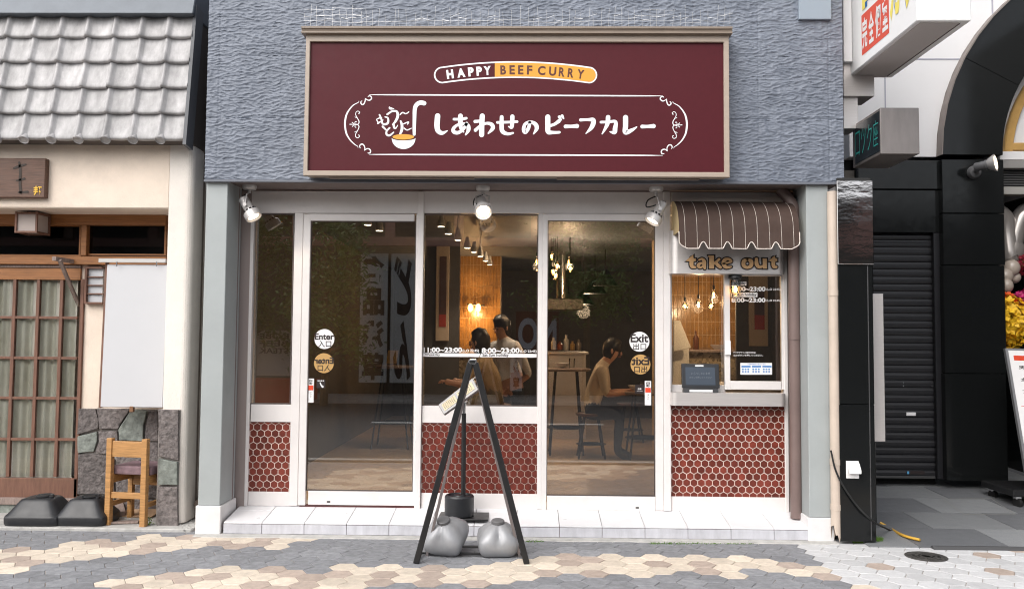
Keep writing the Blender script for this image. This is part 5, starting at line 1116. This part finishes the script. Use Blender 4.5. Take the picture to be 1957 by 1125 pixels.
qc = [at(*p) for p in ((837, 773, my-.10), (848, 792, my-.14), (915, 744, my-.14), (903, 721.5, my-.10))]; n_ = (qc[1]-qc[0]).cross(qc[3]-qc[0]).normalized(); n_ = n_ if n_.y < 0 else -n_
m = MB(); m.add([v for v in qc]+[v-n_*.03 for v in qc], [(0, 1, 2, 3), (7, 6, 5, 4)]+[(i, 4+i, 4+(i+1) % 4, (i+1) % 4) for i in range(4)]); m.build('case', M('case_grey', (.16, .15, .15), .25, coat=.6), mst, .004)
fq = lambda u, v, d=.0022: qc[0]*(1-u)*(1-v)+qc[3]*u*(1-v)+qc[1]*(1-u)*v+qc[2]*u*v+n_*d
for a, b in ((.07, .44), (.5, .93)):
    s_ = MB(); polyf(s_, [(a, .2), (b, .2), (b, .78), (a, .78)], fq); s_ = s_.build('menu_sheet', M('menu_paper', (.62, .53, .36), .7), mst, clean=False); m = MB()
    for k in range(7):
        for r2 in range(4): u0 = a+.03+k*(b-a-.05)/7; polyf(m, [(u0, .27+r2*.12), (u0+.022, .27+r2*.12), (u0+.022, .32+r2*.12), (u0, .32+r2*.12)], lambda u, v: fq(u, v, .0034))
    m.build('menu_text', dark_st, s_, clean=False)

# ================================================================== PART 7: the dining room behind the glass
RX0, RX1, RZ0, RZ1, RY = at(474, 700, 0).x-.1, at(1520, 700, 0).x+.38, zb-.012, 2.60, 7.6
struct(MB().box(RX0, RX1, .0801, RY, 0, RZ0).build('interior_floor', floor_in)); struct(MB().box(RX0, RX1, .1, RY, RZ1, RZ1+.08).build('interior_ceiling', ceil_m))
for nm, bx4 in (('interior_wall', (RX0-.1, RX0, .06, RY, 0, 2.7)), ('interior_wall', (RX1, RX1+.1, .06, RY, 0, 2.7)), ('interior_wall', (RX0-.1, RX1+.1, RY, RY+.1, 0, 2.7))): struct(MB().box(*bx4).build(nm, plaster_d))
MB().box(RX0-.1, RX1+.1, .08, .16, at(980, 409, .08).z, 2.7).build('inner_header', white_al, shop)
def tilewall(px, Y, lab, x0p, x1p, y0p, y1p, lower):
    x0, x1, z0, z1 = rect(x0p, y0p, x1p, y1p, Y); b = MB().box(x0, x1, Y+.006, Y+.35, RZ0, RZ1).build('interior_wall', grout_in); struct(b); m = MB(); tw_, th_ = .046, .145; x = x0
    while x < x1-.01:
        z = z0
        while z < RZ1-.02: m.box(x+.003, min(x+tw_-.003, x1), Y-.004+r_.uniform(-.001, .001), Y+.006, z+.003, min(z+th_-.003, RZ1)); z += th_
        x += tw_
    tag(m.build('tiles', tile_in, b, .001), kind='stuff'); return b
t1 = tilewall(0, 5.2, '', 866, 957, 495, 668, 0); t2 = tilewall(0, 3.0, '', 1255, 1432, 520, 690, 0)
mosaic = bpy.data.materials.new('pebble_mosaic'); mosaic.use_nodes = True; T = mosaic.node_tree; vo = T.nodes.new('ShaderNodeTexVoronoi'); vo.inputs['Scale'].default_value = 38; ge = T.nodes.new('ShaderNodeNewGeometry'); cr_ = T.nodes.new('ShaderNodeValToRGB')
cr_.color_ramp.elements[0].color = (.05, .035, .02, 1); cr_.color_ramp.elements[1].color = (.62, .52, .36, 1); T.links.new(ge.outputs['Position'], vo.inputs['Vector']); T.links.new(vo.outputs['Color'], cr_.inputs[0]); T.links.new(cr_.outputs[0], T.nodes['Principled BSDF'].inputs['Base Color']); T.nodes['Principled BSDF'].inputs['Roughness'].default_value = .25
def counter(r, Y, dep, lab, mat, top=wood_g):
    x0, x1, z0, z1 = rect(*r, Y); t = thing('counter', lab, 'counter', ((x0+x1)/2, Y, RZ0)); MB().box(x0, x1, Y, Y+dep, RZ0, z1-.03).build('front', mat, t); MB().box(x0-.03, x1+.03, Y-.04, Y+dep, z1-.03, z1).build('top', top, t, .004)
counter((808, 679, 935, 716), 4.2, .5, 'pebble mosaic counter behind the middle window', mosaic); counter((1312, 668, 1432, 718), 2.6, .35, 'glittering mosaic counter seen through the take-out window', mosaic)
counter((1050, 672, 1120, 700), 4.6, .7, 'steel kitchen counter under the hood behind the right door', steel, steel)
kh = thing('kitchen_hood', 'steel extractor hood and duct over the kitchen counter', 'kitchen hood', at(1080, 590, 4.8)); x0, x1, z0, z1 = rect(1045, 570, 1115, 592, 4.7); MB().box(x0, x1, 4.7, 5.4, z0, z1).build('hood', M('dull_hood', (.16, .14, .12), .45, .5), kh, .01); MB().lathe([(.09, 0), (.09, 1)], at(1075, 572, 4.9), (0, 0, 1), 16).build('duct', chrome, kh, smooth=True)
for k, (u, v, h_, c) in enumerate(((1058, 668, .16, (.5, .42, .3)), (1070, 668, .11, (.35, .1, .05)), (1082, 669, .2, (.6, .58, .55)), (1094, 669, .12, (.5, .3, .1)), (1106, 670, .15, (.25, .2, .15)))):
    tag(MB().lathe([(.03, 0), (.035, .01), (.035, h_*.65), (.016, h_*.8), (.016, h_), (.001, h_)], at(u, v, 4.75)+Vector((0, 0, .0)), (0, 0, 1), 12).build('jar', M('jar_%d' % k, c, .3), None, smooth=True), ('cream', 'red', 'white', 'amber', 'brown')[k]+' jar standing on the steel kitchen counter', 'jar', 'jars on the kitchen counter')
# lamps
def bulb(px, py, Y, lab, ztop, watts, grp='pendant bulbs over the dining room', r=.034):
    p = at(px, py, Y); t = thing('pendant_bulb', lab, 'lamp', p, grp); MB().lathe([(.001, -r*1.25), (r*.7, -r*.95), (r, -.1*r), (r*.8, r*.75), (r*.38, r*1.5), (r*.34, r*1.9)], p, (0, 0, 1), 16).build('glass_bulb', glass_c, t, smooth=True)
    MB().ball(p, (r*.45, r*.45, r*.75), 10, 8).build('filament', glow_b, t, smooth=True); MB().lathe([(r*.4, r*1.7), (r*.42, r*3.0), (.001, r*3.2)], p, (0, 0, 1), 12).build('holder', black_m, t, smooth=True); MB().tube([p+Vector((0, 0, r*3)), (p.x, p.y, ztop)], .004, 5).build('cord', rubber, t)
    if watts: ld = bpy.data.lights.new('lamp_light', 'POINT'); ld.energy = watts; ld.color = (1, .70, .42); ld.shadow_soft_size = .05; lo = bpy.data.objects.new('lamp_light', ld); COL.objects.link(lo); lo.parent = t; lo.location = (0, 0, -r*1.6)
where = ('first bulb of the cluster behind the mullion', 'lower bulb of the cluster behind the mullion', 'topmost bulb of the cluster in the right door', 'right upper bulb of the cluster in the right door', 'small middle bulb of the cluster in the right door', 'lower left bulb of the cluster in the right door', 'lowest bulb of the cluster in the right door', 'right lower bulb of the cluster in the right door')
for (u, v, w_), l in zip(((1026.5, 500, 12), (1028.5, 516, 0), (1054.5, 490, 0), (1088, 500, 20), (1065, 508, 0), (1057, 519, 0), (1061.5, 527, 0), (1090, 513, 0)), where): bulb(u, v, 2.9+.25*((u*7) % 3)/3, 'glowing filament bulb, '+l, RZ1-.02, w_)
for u, v, l, w_ in ((1309, 585, 'leftmost', 0), (1335, 580, 'second from left', 12), (1359, 585, 'third from left', 0), (1364, 562, 'upper right', 8)): bulb(u, v, 2.3, 'glowing bulb before the amber tiles in the take-out window, '+l, RZ1-.02, w_, 'bulbs over the take-out counter', .03)
wl_ = thing('wall_lamp', 'two-bulb brass wall lamp on the amber tiled wall', 'lamp', at(907, 575, 5.1)); MB().tube([at(893, 581, 5.0), at(926, 584, 5.0)], .012, 8).build('arm', black_m, wl_); MB().tube([at(907, 582, 5.0), at(907, 582, 5.19)], .012, 8).build('stem', black_m, wl_)
for u in (899, 914): MB().ball(at(u, 588, 4.98), (.035, .035, .055), 12, 8).build('bulb', glow_b, wl_, smooth=True)
ld = bpy.data.lights.new('lamp_light', 'POINT'); ld.energy = 22; ld.color = (1, .60, .26); ld.shadow_soft_size = .06; lo = bpy.data.objects.new('lamp_light', ld); COL.objects.link(lo); lo.parent = wl_; lo.location = at(907, 596, 4.85)-WL[wl_.name]
trk = MB(); ta, tb_ = at(848, 420, .9), at(934, 495, 4.0); trk.box(ta.x-.02, ta.x+.02, .5, 5.0, RZ1-.03, RZ1-.002); tag(trk.build('ceiling_track', white_al, None), 'white lighting track on the dining room ceiling', 'lighting track')
k = 0
for (u, v, Y_) in ((703, 430, .5), (725, 441, .75), (843, 433, .75), (857, 447, 1.05), (875, 459, 1.4), (893, 474, 1.95), (906, 482, 2.4), (918, 490, 2.9), (928, 499, 3.5), (936, 506, 4.1)):
    p = at(u, v, Y_); L_ = RZ1-.02-p.z; tt = thing('track_spotlight', ('ceiling spotlight %s' % ('over the left door, left of the pair', 'over the left door, right of the pair', 'nearest on the track', 'second on the track', 'third on the track', 'fourth on the track', 'fifth on the track', 'sixth on the track', 'seventh on the track', 'farthest on the track')[k]), 'spotlight', p, 'white track spotlights inside'); k += 1
    MB().lathe([(.033, 0), (.035, .005), (.031, .05), (.021, .075), (.018, .11), (.001, .113)], p, (0, 0, 1), 16).build('can', M('lamp_white', (.8, .79, .77), .4), tt, smooth=True); MB().lathe([(.001, .0), (.028, -.001), (.028, .003)], p, (0, 0, 1), 16).build('lens', glow_c, tt)
    if k in (1, 2, 5, 8): ld = bpy.data.lights.new('lamp_light', 'SPOT'); ld.energy = 30; ld.color = (1, .82, .62); ld.spot_size = rad(100); ld.spot_blend = .6; ld.shadow_soft_size = .03; lo = bpy.data.objects.new('lamp_light', ld); COL.objects.link(lo); lo.parent = tt; lo.location = (0, 0, -.012); MB().tube([p+Vector((0, 0, .105)), (p.x, p.y, RZ1-.005)], .007, 6).build('stem', white_al, tt)
for i, (u, v, Y_, en) in enumerate(((1058, 490, 5.0, 0), (1195, 491, 3.6, 0))):
    p = at(u, v, Y_); p.z = RZ1-.01; tag(MB().lathe([(.001, 0), (.09, 0), (.09, .008)], p, (0, 0, 1), 20).build('downlight', glow_c, None), ('round ceiling downlight at the back of the room', 'round ceiling downlight near the exit door')[i], 'downlight')
for i, (u, v) in enumerate(((1157, 546), (1137, 561), (1115, 582))):
    p = at(u, v, 4.2+.8*i); t = thing('pendant_lamp', 'black conical pendant lamp, %s of three in the right door' % ('nearest', 'middle', 'farthest')[i], 'lamp', p, 'black conical pendants'); MB().lathe([(.16, 0), (.155, .012), (.06, .16), (.03, .2), (.001, .2)], p, (0, 0, 1), 22).build('shade', black_m, t, smooth=True); MB().lathe([(.12, .004), (.001, .006)], p, (0, 0, 1), 18).build('lamp_face', glow_c, t); MB().tube([p+Vector((0, 0, .2)), (p.x, p.y, RZ1)], .005, 5).build('cord', rubber, t)
ld = bpy.data.lights.new('lamp_light', 'POINT'); ld.energy = 14; ld.color = (1, .75, .5); ld.shadow_soft_size = .1; lo = bpy.data.objects.new('lamp_light', ld); COL.objects.link(lo); lo.parent = t; lo.location = (0, 0, -.1)
# pictures
for r, Y_, l in (((833, 470, 858, 651), 3.3, 'tall framed picture with dark red print behind the middle window'), ((1432, 527, 1468, 661), 1.9, 'tall framed picture with red print behind the take-out window')):
    x0, x1, z0, z1 = rect(*r, Y_); t = thing('framed_picture', l, 'picture', ((x0+x1)/2, Y_, z0)); MB().box(x0, x1, Y_, Y_+.03, z0, z1).build('frame', M('pale_frame', (.60, .48, .36), .5), t, .004); w_ = (x1-x0); MB().box(x0+w_*.27, x1-w_*.2, Y_-.003, Y_+.001, z0+.16, z1-.12).build('print', M('print_brown', (.10, .05, .04), .5), t); MB().box(x0+w_*.27, x1-w_*.2, Y_-.006, Y_-.0035, z0+.16, z0+.30).build('print_red', M('print_red', (.42, .05, .03), .5), t)
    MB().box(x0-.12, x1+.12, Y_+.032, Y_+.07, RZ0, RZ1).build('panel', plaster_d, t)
# furniture
def stool(px, Y, h, lab, nm='stool', top=.17, spread=.2, cat='stool'):
    p = at(px, 700, Y); t = thing(nm, lab, cat, (p.x, Y, RZ0)); MB().lathe([(top*.9, h-.03), (top, h-.02), (top, h-.005), (top*.95, h), (.001, h)], (p.x, Y, RZ0), (0, 0, 1), 20).build('top', wood_d if cat == 'stool' else wood_g, t, smooth=True, angle=30)
    for a in range(4): an = math.pi/4+a*math.pi/2; MB().tube([(p.x+top*.6*math.cos(an), Y+top*.6*math.sin(an), RZ0+h-.03), (p.x+spread*math.cos(an), Y+spread*math.sin(an), RZ0)], .011, 6).build('leg', black_m, t)
    MB().lathe([(spread*.82, h*.3), (spread*.82, h*.31), (spread*.78, h*.31), (spread*.78, h*.3)], (p.x, Y, RZ0), (0, 0, 1), 20).build('foot_ring', black_m, t); return p
stool(752, 3.6, .95, 'tall round side table with thin black legs behind the left door', 'side_table', .25, .3, 'table'); stool(1082, 3.2, .95, 'round table with black legs behind the right door', 'round_table', .28, .26, 'table'); stool(1205, 4.4, .48, 'dark stool at the back of the room near the exit door'); stool(945, 2.2, .62, 'black stool under the customer in the tan shirt'); stool(1130, 2.9, .48, 'dark stool under the customer in the cream T-shirt'); stool(1235, 2.9, .72, 'pale table in front of the customer in the cream T-shirt', 'dining_table', .3, .28, 'table')
q = [at(742, 669, 3.5), at(761.5, 669, 3.5), at(757, 695, 3.45), at(738, 695, 3.45)]; tag(MB().add([v for v in q]+[v+Vector((0, .012, 0)) for v in q], [(0, 1, 2, 3), (7, 6, 5, 4)]+[(i, 4+i, 4+(i+1) % 4, (i+1) % 4) for i in range(4)]).build('menu_card', M('gold_card', (.55, .36, .13), .5), None), 'tan menu card propped on the tall table behind the left door', 'menu card')
cr = thing('cash_register', 'white cash register with tilted screen inside the take-out window', 'cash register', at(1300, 735, .6)); x0, x1, z0, z1 = rect(1285, 660, 1318, 745, .6); MB().box(x0, x1, .6, .85, RZ0+.8, z1).build('body', white_st, cr, .02, 2); q = [at(1287, 612, .55), at(1300, 612, .55), at(1321, 664, .5), at(1287, 672, .5)]; MB().add([v for v in q]+[v+Vector((0, .03, 0)) for v in q], [(0, 1, 2, 3), (7, 6, 5, 4)]+[(i, 4+i, 4+(i+1) % 4, (i+1) % 4) for i in range(4)]).build('screen', white_st, cr, .004)
counter((1284, 735, 1500, 746), .2, .5, 'white inner service shelf behind the take-out window', white_al, white_al)
for k_, (u, v, Y_, l, kd) in enumerate(((1215, 747, 2.8, 'white curry bowl on the pale dining table', 0), (1228, 747, 2.85, 'water glass on the pale dining table', 1), (1075, 703, 3.2, 'white bowl on the round table', 0), (1093, 703, 3.15, 'water glass on the round table', 1), (850, 681, 4.3, 'stack of white bowls on the pebble mosaic counter', 0), (872, 681, 4.3, 'dark sauce bottle on the pebble mosaic counter', 2), (1330, 668, 2.7, 'amber bottle on the glittering mosaic counter', 2), (1372, 669, 2.7, 'white bowl on the glittering mosaic counter', 0))):
    p = at(u, v, Y_); pr_ = ([(.03, 0), (.05, .02), (.085, .06), (.08, .06), (.045, .02), (.001, .015)], [(.028, 0), (.034, .11), (.031, .11), (.026, .01), (.001, .008)], [(.03, 0), (.032, .12), (.012, .16), (.012, .2), (.001, .2)])[kd]
    tag(MB().lathe(pr_, p, (0, 0, 1), 18).build(('bowl', 'glass', 'bottle')[kd], (white_st, glass_c, M('dark_bottle', (.09, .03, .01), .2))[kd], None, smooth=True), l, ('bowl', 'glass', 'bottle')[kd])
# people --------------------------------------------------------------------------
def person(label, J, mats, hair_len, face):
    names = list(J); bones = [('pelvis', 'belly', 1), ('belly', 'chest', 1), ('chest', 'neck', 1), ('neck', 'jaw', 0), ('jaw', 'head', 0), ('head', 'crown', 0)]
    for s in 'LR': bones += [('chest', 'shoulder'+s, 1), ('shoulder'+s, 'elbow'+s, 1 if mats[3] else 0), ('elbow'+s, 'wrist'+s, 0), ('wrist'+s, 'palm'+s, 0), ('pelvis', 'hip'+s, 2), ('hip'+s, 'knee'+s, 2), ('knee'+s, 'ankle'+s, 2), ('ankle'+s, 'toe'+s, 3)]
    rad_ = {'pelvis': .135, 'belly': .125, 'chest': .145, 'neck': .055, 'jaw': .062, 'head': .088, 'crown': .06, 'shoulder': .068, 'elbow': .042, 'wrist': .028, 'palm': .036, 'hip': .095, 'knee': .06, 'ankle': .04, 'toe': .036}
    me = bpy.data.meshes.new('person'); idx = {n: i for i, n in enumerate(names)}; me.from_pydata([tuple(J[n]) for n in names], [(idx[a], idx[b]) for a, b, _ in bones], [])
    o = bpy.data.objects.new('person', me); COL.objects.link(o); sk = o.modifiers.new('s', 'SKIN'); sk.branch_smoothing = .4; o.modifiers.new('u', 'SUBSURF').levels = 2
    for n in names: r = rad_[n.rstrip('LR') if n[-1] in 'LR' else n]; me.skin_vertices[0].data[idx[n]].radius = (r, r)
    me.skin_vertices[0].data[idx['pelvis']].use_root = True; bpy.context.view_layer.update()
    em = bpy.data.meshes.new_from_object(o.evaluated_get(bpy.context.evaluated_depsgraph_get())); bpy.data.objects.remove(o)
    em.materials.clear(); [em.materials.append(m) for m in mats[:3]+[black_m]]
    seg = [(Vector(J[a]), Vector(J[b]), k) for a, b, k in bones]
    for p in em.polygons:
        c = p.center; best = min(seg, key=lambda s: (c-(s[0]+(s[1]-s[0])*max(0, min(1, (c-s[0]).dot(s[1]-s[0])/max(1e-6, (s[1]-s[0]).length_squared))))).length); k = best[2]
        if mats[4] and k == 0 and False: k = 1
        p.material_index = k; p.use_smooth = True
    for s in 'LR':                                    # unequal bent fingers and a thumb grown from each palm
        w_, pa = Vector(J['wrist'+s]), Vector(J['palm'+s]); d = (pa-w_).normalized(); sd_ = d.cross(Vector((0, 0, 1))).normalized() if abs(d.z) < .9 else Vector((1, 0, 0)); up_ = sd_.cross(d); fb_ = MB()
        for q, L_ in enumerate((.062, .072, .068, .054)): b0 = pa+sd_*(q-1.5)*.017; fb_.tube([b0, b0+d*L_*.5, b0+d*L_*.8-up_*.012, b0+d*L_*.95-up_*.03], [.0095, .009, .008, .006], 6)
        b0 = w_+d*.03+sd_*.03; fb_.tube([b0, b0+sd_*.028+d*.025, b0+sd_*.034+d*.055-up_*.01], [.011, .0105, .008], 6)
        bm = bmesh.new(); bm.from_mesh(em); base = len(bm.verts); vv = [bm.verts.new(v) for v in fb_.v]; [bm.faces.new([vv[i] for i in f]) for f in fb_.f]; bm.to_mesh(em); bm.free()
    base = Vector((J['pelvis'][0], J['pelvis'][1], RZ0)); em.transform(Matrix.Translation(-base)); t = tag(put('person', em, base), label, 'person')
    hd_, fw = Vector(J['head']), Vector(face).normalized(); rt_ = fw.cross(Vector((0, 0, 1))).normalized(); up_ = rt_.cross(fw)
    hm = MB(); K, R_ = 22, 12
    for i in range(R_+1):
        th = math.pi*i/R_*.78
        for k in range(K):
            a = 2*math.pi*k/K; dv = rt_*math.sin(th)*math.cos(a)*.098+fw*math.sin(th)*math.sin(a)*.108+up_*math.cos(th)*.125
            if math.sin(a) > .35 and th > .95: dv = dv*.80
            hm.v.append(hd_+up_*.012+dv*(1+.10*mn.noise(Vector((k*1.7, i*.5, hair_len*9))))-fw*.012-(up_*hair_len*max(0, th-1.6)/.8 if math.sin(a) < .3 else Vector()))
    for i in range(R_):
        for k in range(K): hm.f.append((i*K+k, (i+1)*K+k, (i+1)*K+(k+1) % K, i*K+(k+1) % K)); hm.mi.append(0)
    hm.build('hair', hair_m, t, smooth=True, angle=70)
    fm_ = MB(); fm_.ball(hd_+fw*.094-up_*.018, (.013, .016, .022), 8, 6)
    for s in (-1, 1): fm_.ball(hd_+rt_*s*.088-up_*.015, (.014, .02, .03), 8, 6)
    fm_.build('nose_and_ears', mats[0], t, smooth=True); ey = MB(); [ey.ball(hd_+fw*.082+rt_*s*.032+up_*.008, .010, 8, 6) for s in (-1, 1)]; ey.build('eyes', hair_m, t, smooth=True)
    mo = MB(); mo.ball(hd_+fw*.085-up_*.055, (.02, .008, .006), 8, 6); mo.build('mouth', M('lips', (.32, .12, .10), .5), t, smooth=True); return t
def V3(p, Y): return at(p[0], p[1], Y)
def pose(Y, pel, ch_, nk, hd_, face, el, wr, kn, an, ws_, lean=0):
    J = {}; f = Vector(face).normalized(); sd_ = f.cross(Vector((0, 0, 1))).normalized(); P = V3(pel, Y); C_ = V3(ch_, Y); N = V3(nk, Y); H = V3(hd_, Y)
    J['pelvis'] = P; J['belly'] = P.lerp(C_, .5)-f*.02; J['chest'] = C_; J['neck'] = N; J['jaw'] = N.lerp(H, .5)+f*.025; J['head'] = H; J['crown'] = H+Vector((0, 0, .07))
    for s, k in (('L', -1), ('R', 1)):
        J['shoulder'+s] = C_.lerp(N, .6)+sd_*k*.17; e = V3(el, Y); J['elbow'+s] = e+sd_*k*.20; w_ = V3(wr, Y); J['wrist'+s] = w_+sd_*k*.12; J['palm'+s] = J['wrist'+s]+(J['wrist'+s]-J['elbow'+s]).normalized()*.085
        J['hip'+s] = P+sd_*k*.09-Vector((0, 0, .03)); kk = V3(kn, Y); J['knee'+s] = kk+sd_*k*.13; aa_ = V3(an, Y); aa_.z = RZ0+.075; J['ankle'+s] = aa_+sd_*k*.13; J['toe'+s] = J['ankle'+s]+f*.14-Vector((0, 0, .04))
    return J
J1 = pose(2.2, (948, 762), (932, 712), (920, 680), (915, 652), (-1, .25, -.1), (905, 735), (872, 730), (885, 768), (892, 870), 0)
person('seated customer in a tan shirt, back to the window, facing left', J1, [skin_m, M('tan_shirt', (.36, .24, .12), .85, var=.2, bump=.8, bs=9, bd=.03), M('khaki_trousers', (.20, .16, .10), .9), True, False], .05, (-1, .3, -.15))
J2 = pose(3.0, (978, 735), (966, 676), (961, 645), (958, 624), (-.5, -.6, -.3), (985, 715), (965, 735), (975, 790), (975, 850), 0)
person('standing waiter in a white shirt and black apron behind the seated customer', J2, [skin_m, M('white_shirt', (.62, .61, .62), .8, bump=.8, bs=9, bd=.03), M('black_apron', (.02, .02, .022), .8), True, False], .03, (-.6, -.5, -.35))
J3 = pose(2.9, (1130, 782), (1142, 722), (1157, 690), (1172, 668), (1, -.15, -.25), (1160, 752), (1200, 748), (1185, 790), (1180, 860), 0)
person('seated customer in a cream T-shirt leaning over the table, facing right', J3, [skin_m, M('cream_tshirt', (.62, .52, .40), .85, var=.1, bump=.8, bs=9, bd=.03), M('blue_jeans', (.04, .05, .075), .9), True, False], .02, (1, -.2, -.3))

# ================================================================== PART 8: the other side of the street (seen in the glass)
ob = thing('opposite_shop', 'dark timber shop across the street, mirrored in the glass front', 'shop', (0, -14.4, 0)); dk = M('dark_timber', (.075, .068, .06), .7, var=.3)
MB().box(-14, 14, -17, -14.2, 0, 5.0).build('wall', dk, ob); MB().box(-14, 14, -14.2, -13.2, 4.5, 4.62).build('eave', M('eave_grey', (.10, .10, .11), .6), ob)
pk = M('faded_red_timber', (.32, .17, .14), .7, var=.1)
MB().box(-14, 14, -13.35, -13.2, 3.55, 3.75).build('beam', pk, ob)
for x in (-9, -7.2, -5.4, -3.2, -1.6, .2, 1.9, 3.6, 5.5, 7.5, 9.5): MB().box(x-.11, x+.11, -13.33, -13.2, 3.752, 4.49).build('post', pk, ob)
for i, (x0, x1, z0, z1, tx) in enumerate(((-3.95, -3.3, .35, 3.4, '名品浅草'), (-3.22, -2.66, .35, 3.4, 'どん'), (-.38, -.1, .18, .95, '浅草'))):
    t = thing('shop_banner', ('black and white lettered banner across the street, leftmost of three', 'narrow banner second from the left across the street', 'small banner near the ground across the street')[i], 'banner', ((x0+x1)/2, -13.6, z0), 'lettered banners across the street')
    MB().box(x0, x1, -13.65, -13.6, z0, z1).build('cloth', M('banner_cloth', (.50, .51, .51), .8), t); m = MB(); n_ = len(tx); h_ = (z1-z0)/n_
    for k, c in enumerate(tx): words(m, c, (-(x1-.07), -(z1-h_*k-.06), -(x0+.07), -(z1-h_*(k+1)+.06)), lambda u, v: Vector((u*1.0+0, -13.596, -v)) if False else Vector((-u-0, -13.596, -v)), .05)
    m.v = [Vector((v.x, v.y, v.z)) for v in m.v]; m.build('lettering', dark_st, t, clean=False)
t = thing('steak_sign', 'white sign reading KOBE BEEF STEAK across the street', 'sign', (-5.5, -12.2, .5)); MB().box(-5.95, -5.2, -12.25, -12.2, .55, 1.55).build('board', M('sign_cream', (.5, .5, .48), .7), t); m = MB()
for k, c in enumerate(('KOBE', 'BEEF', 'STEAK')): words(m, c, (5.25, -(1.48-.16*k), 5.9, -(1.36-.16*k)), lambda u, v: Vector((-u, -12.196, -v)), .02)
m.build('lettering', dark_st, t, clean=False)
tag(MB().box(-6.3, -4.6, -12.3, -11.6, 0, .45).box(-6.35, -4.55, -12.35, -11.55, .45, .5).build('red_bench', M('red_cloth', (.45, .03, .02), .7), None), 'red cloth covered bench below the steak sign across the street', 'bench')
t = thing('maroon_sign', 'maroon sign with pale letters across the street', 'sign', (.25, -13.5, 1.0)); MB().box(-.25, .75, -13.55, -13.5, .95, 2.05).build('board', maroon, t); m = MB(); words(m, 'NO', (-.7, -1.9, .2, -1.15), lambda u, v: Vector((-u, -13.496, -v)), .03); m.build('lettering', M('pale_letter', (.4, .44, .52), .6), t, clean=False)
def tree(x, y, h, r, z0, lab, n=2600, slim=1.0):
    t = thing('street_tree', lab, 'tree', (x, y, 0), 'trees across the street'); n = int(n*1.6); m = MB(); m.tube([(x, y, 0), (x+.05, y, z0+.3), (x-.05, y+.05, (z0+h)/2), (x, y, h*.92)], [.09, .07, .05, .015], 8)
    for k in range(7): a = k*2.4; zz = z0+(h-z0)*k/8; m.tube([(x, y, zz), (x+r*.7*math.cos(a), y+r*.7*math.sin(a), zz+.35)], [.03, .008], 5)
    m.build('trunk', bark_m, t, smooth=True); lf = MB(); cl = [(r_.uniform(-1, 1)*r*.75, r_.uniform(-1, 1)*r*.75, z0+(h-z0)*r_.random()) for _ in range(26)]
    for k in range(n):
        c = r_.choice(cl); o = Vector((x+c[0]+r_.gauss(0, r*.22), y+c[1]+r_.gauss(0, r*.22), c[2]+r_.gauss(0, .2))); a = Vector((r_.uniform(-1, 1), r_.uniform(-1, 1), r_.uniform(-1, .4))).normalized()*r_.uniform(.05, .10); b = a.cross(Vector((r_.uniform(-1, 1), r_.uniform(-1, 1), r_.uniform(-1, 1)))).normalized()*.022
        lf.quad(o-a, o+b, o+a, o-b)
    lf.build('crown', leaf_m, t, clean=False)
tree(-4.2, -11.2, 4.4, .9, 1.0, 'leafy bamboo-like tree across the street before the banners'); tree(-6.0, -11.8, 4.0, .9, 1.4, 'loose leafy tree across the street left of the steak sign'); tree(1.3, -12.4, 4.2, 1.2, 2.0, 'dark tree across the street in line with the exit door', 3000)
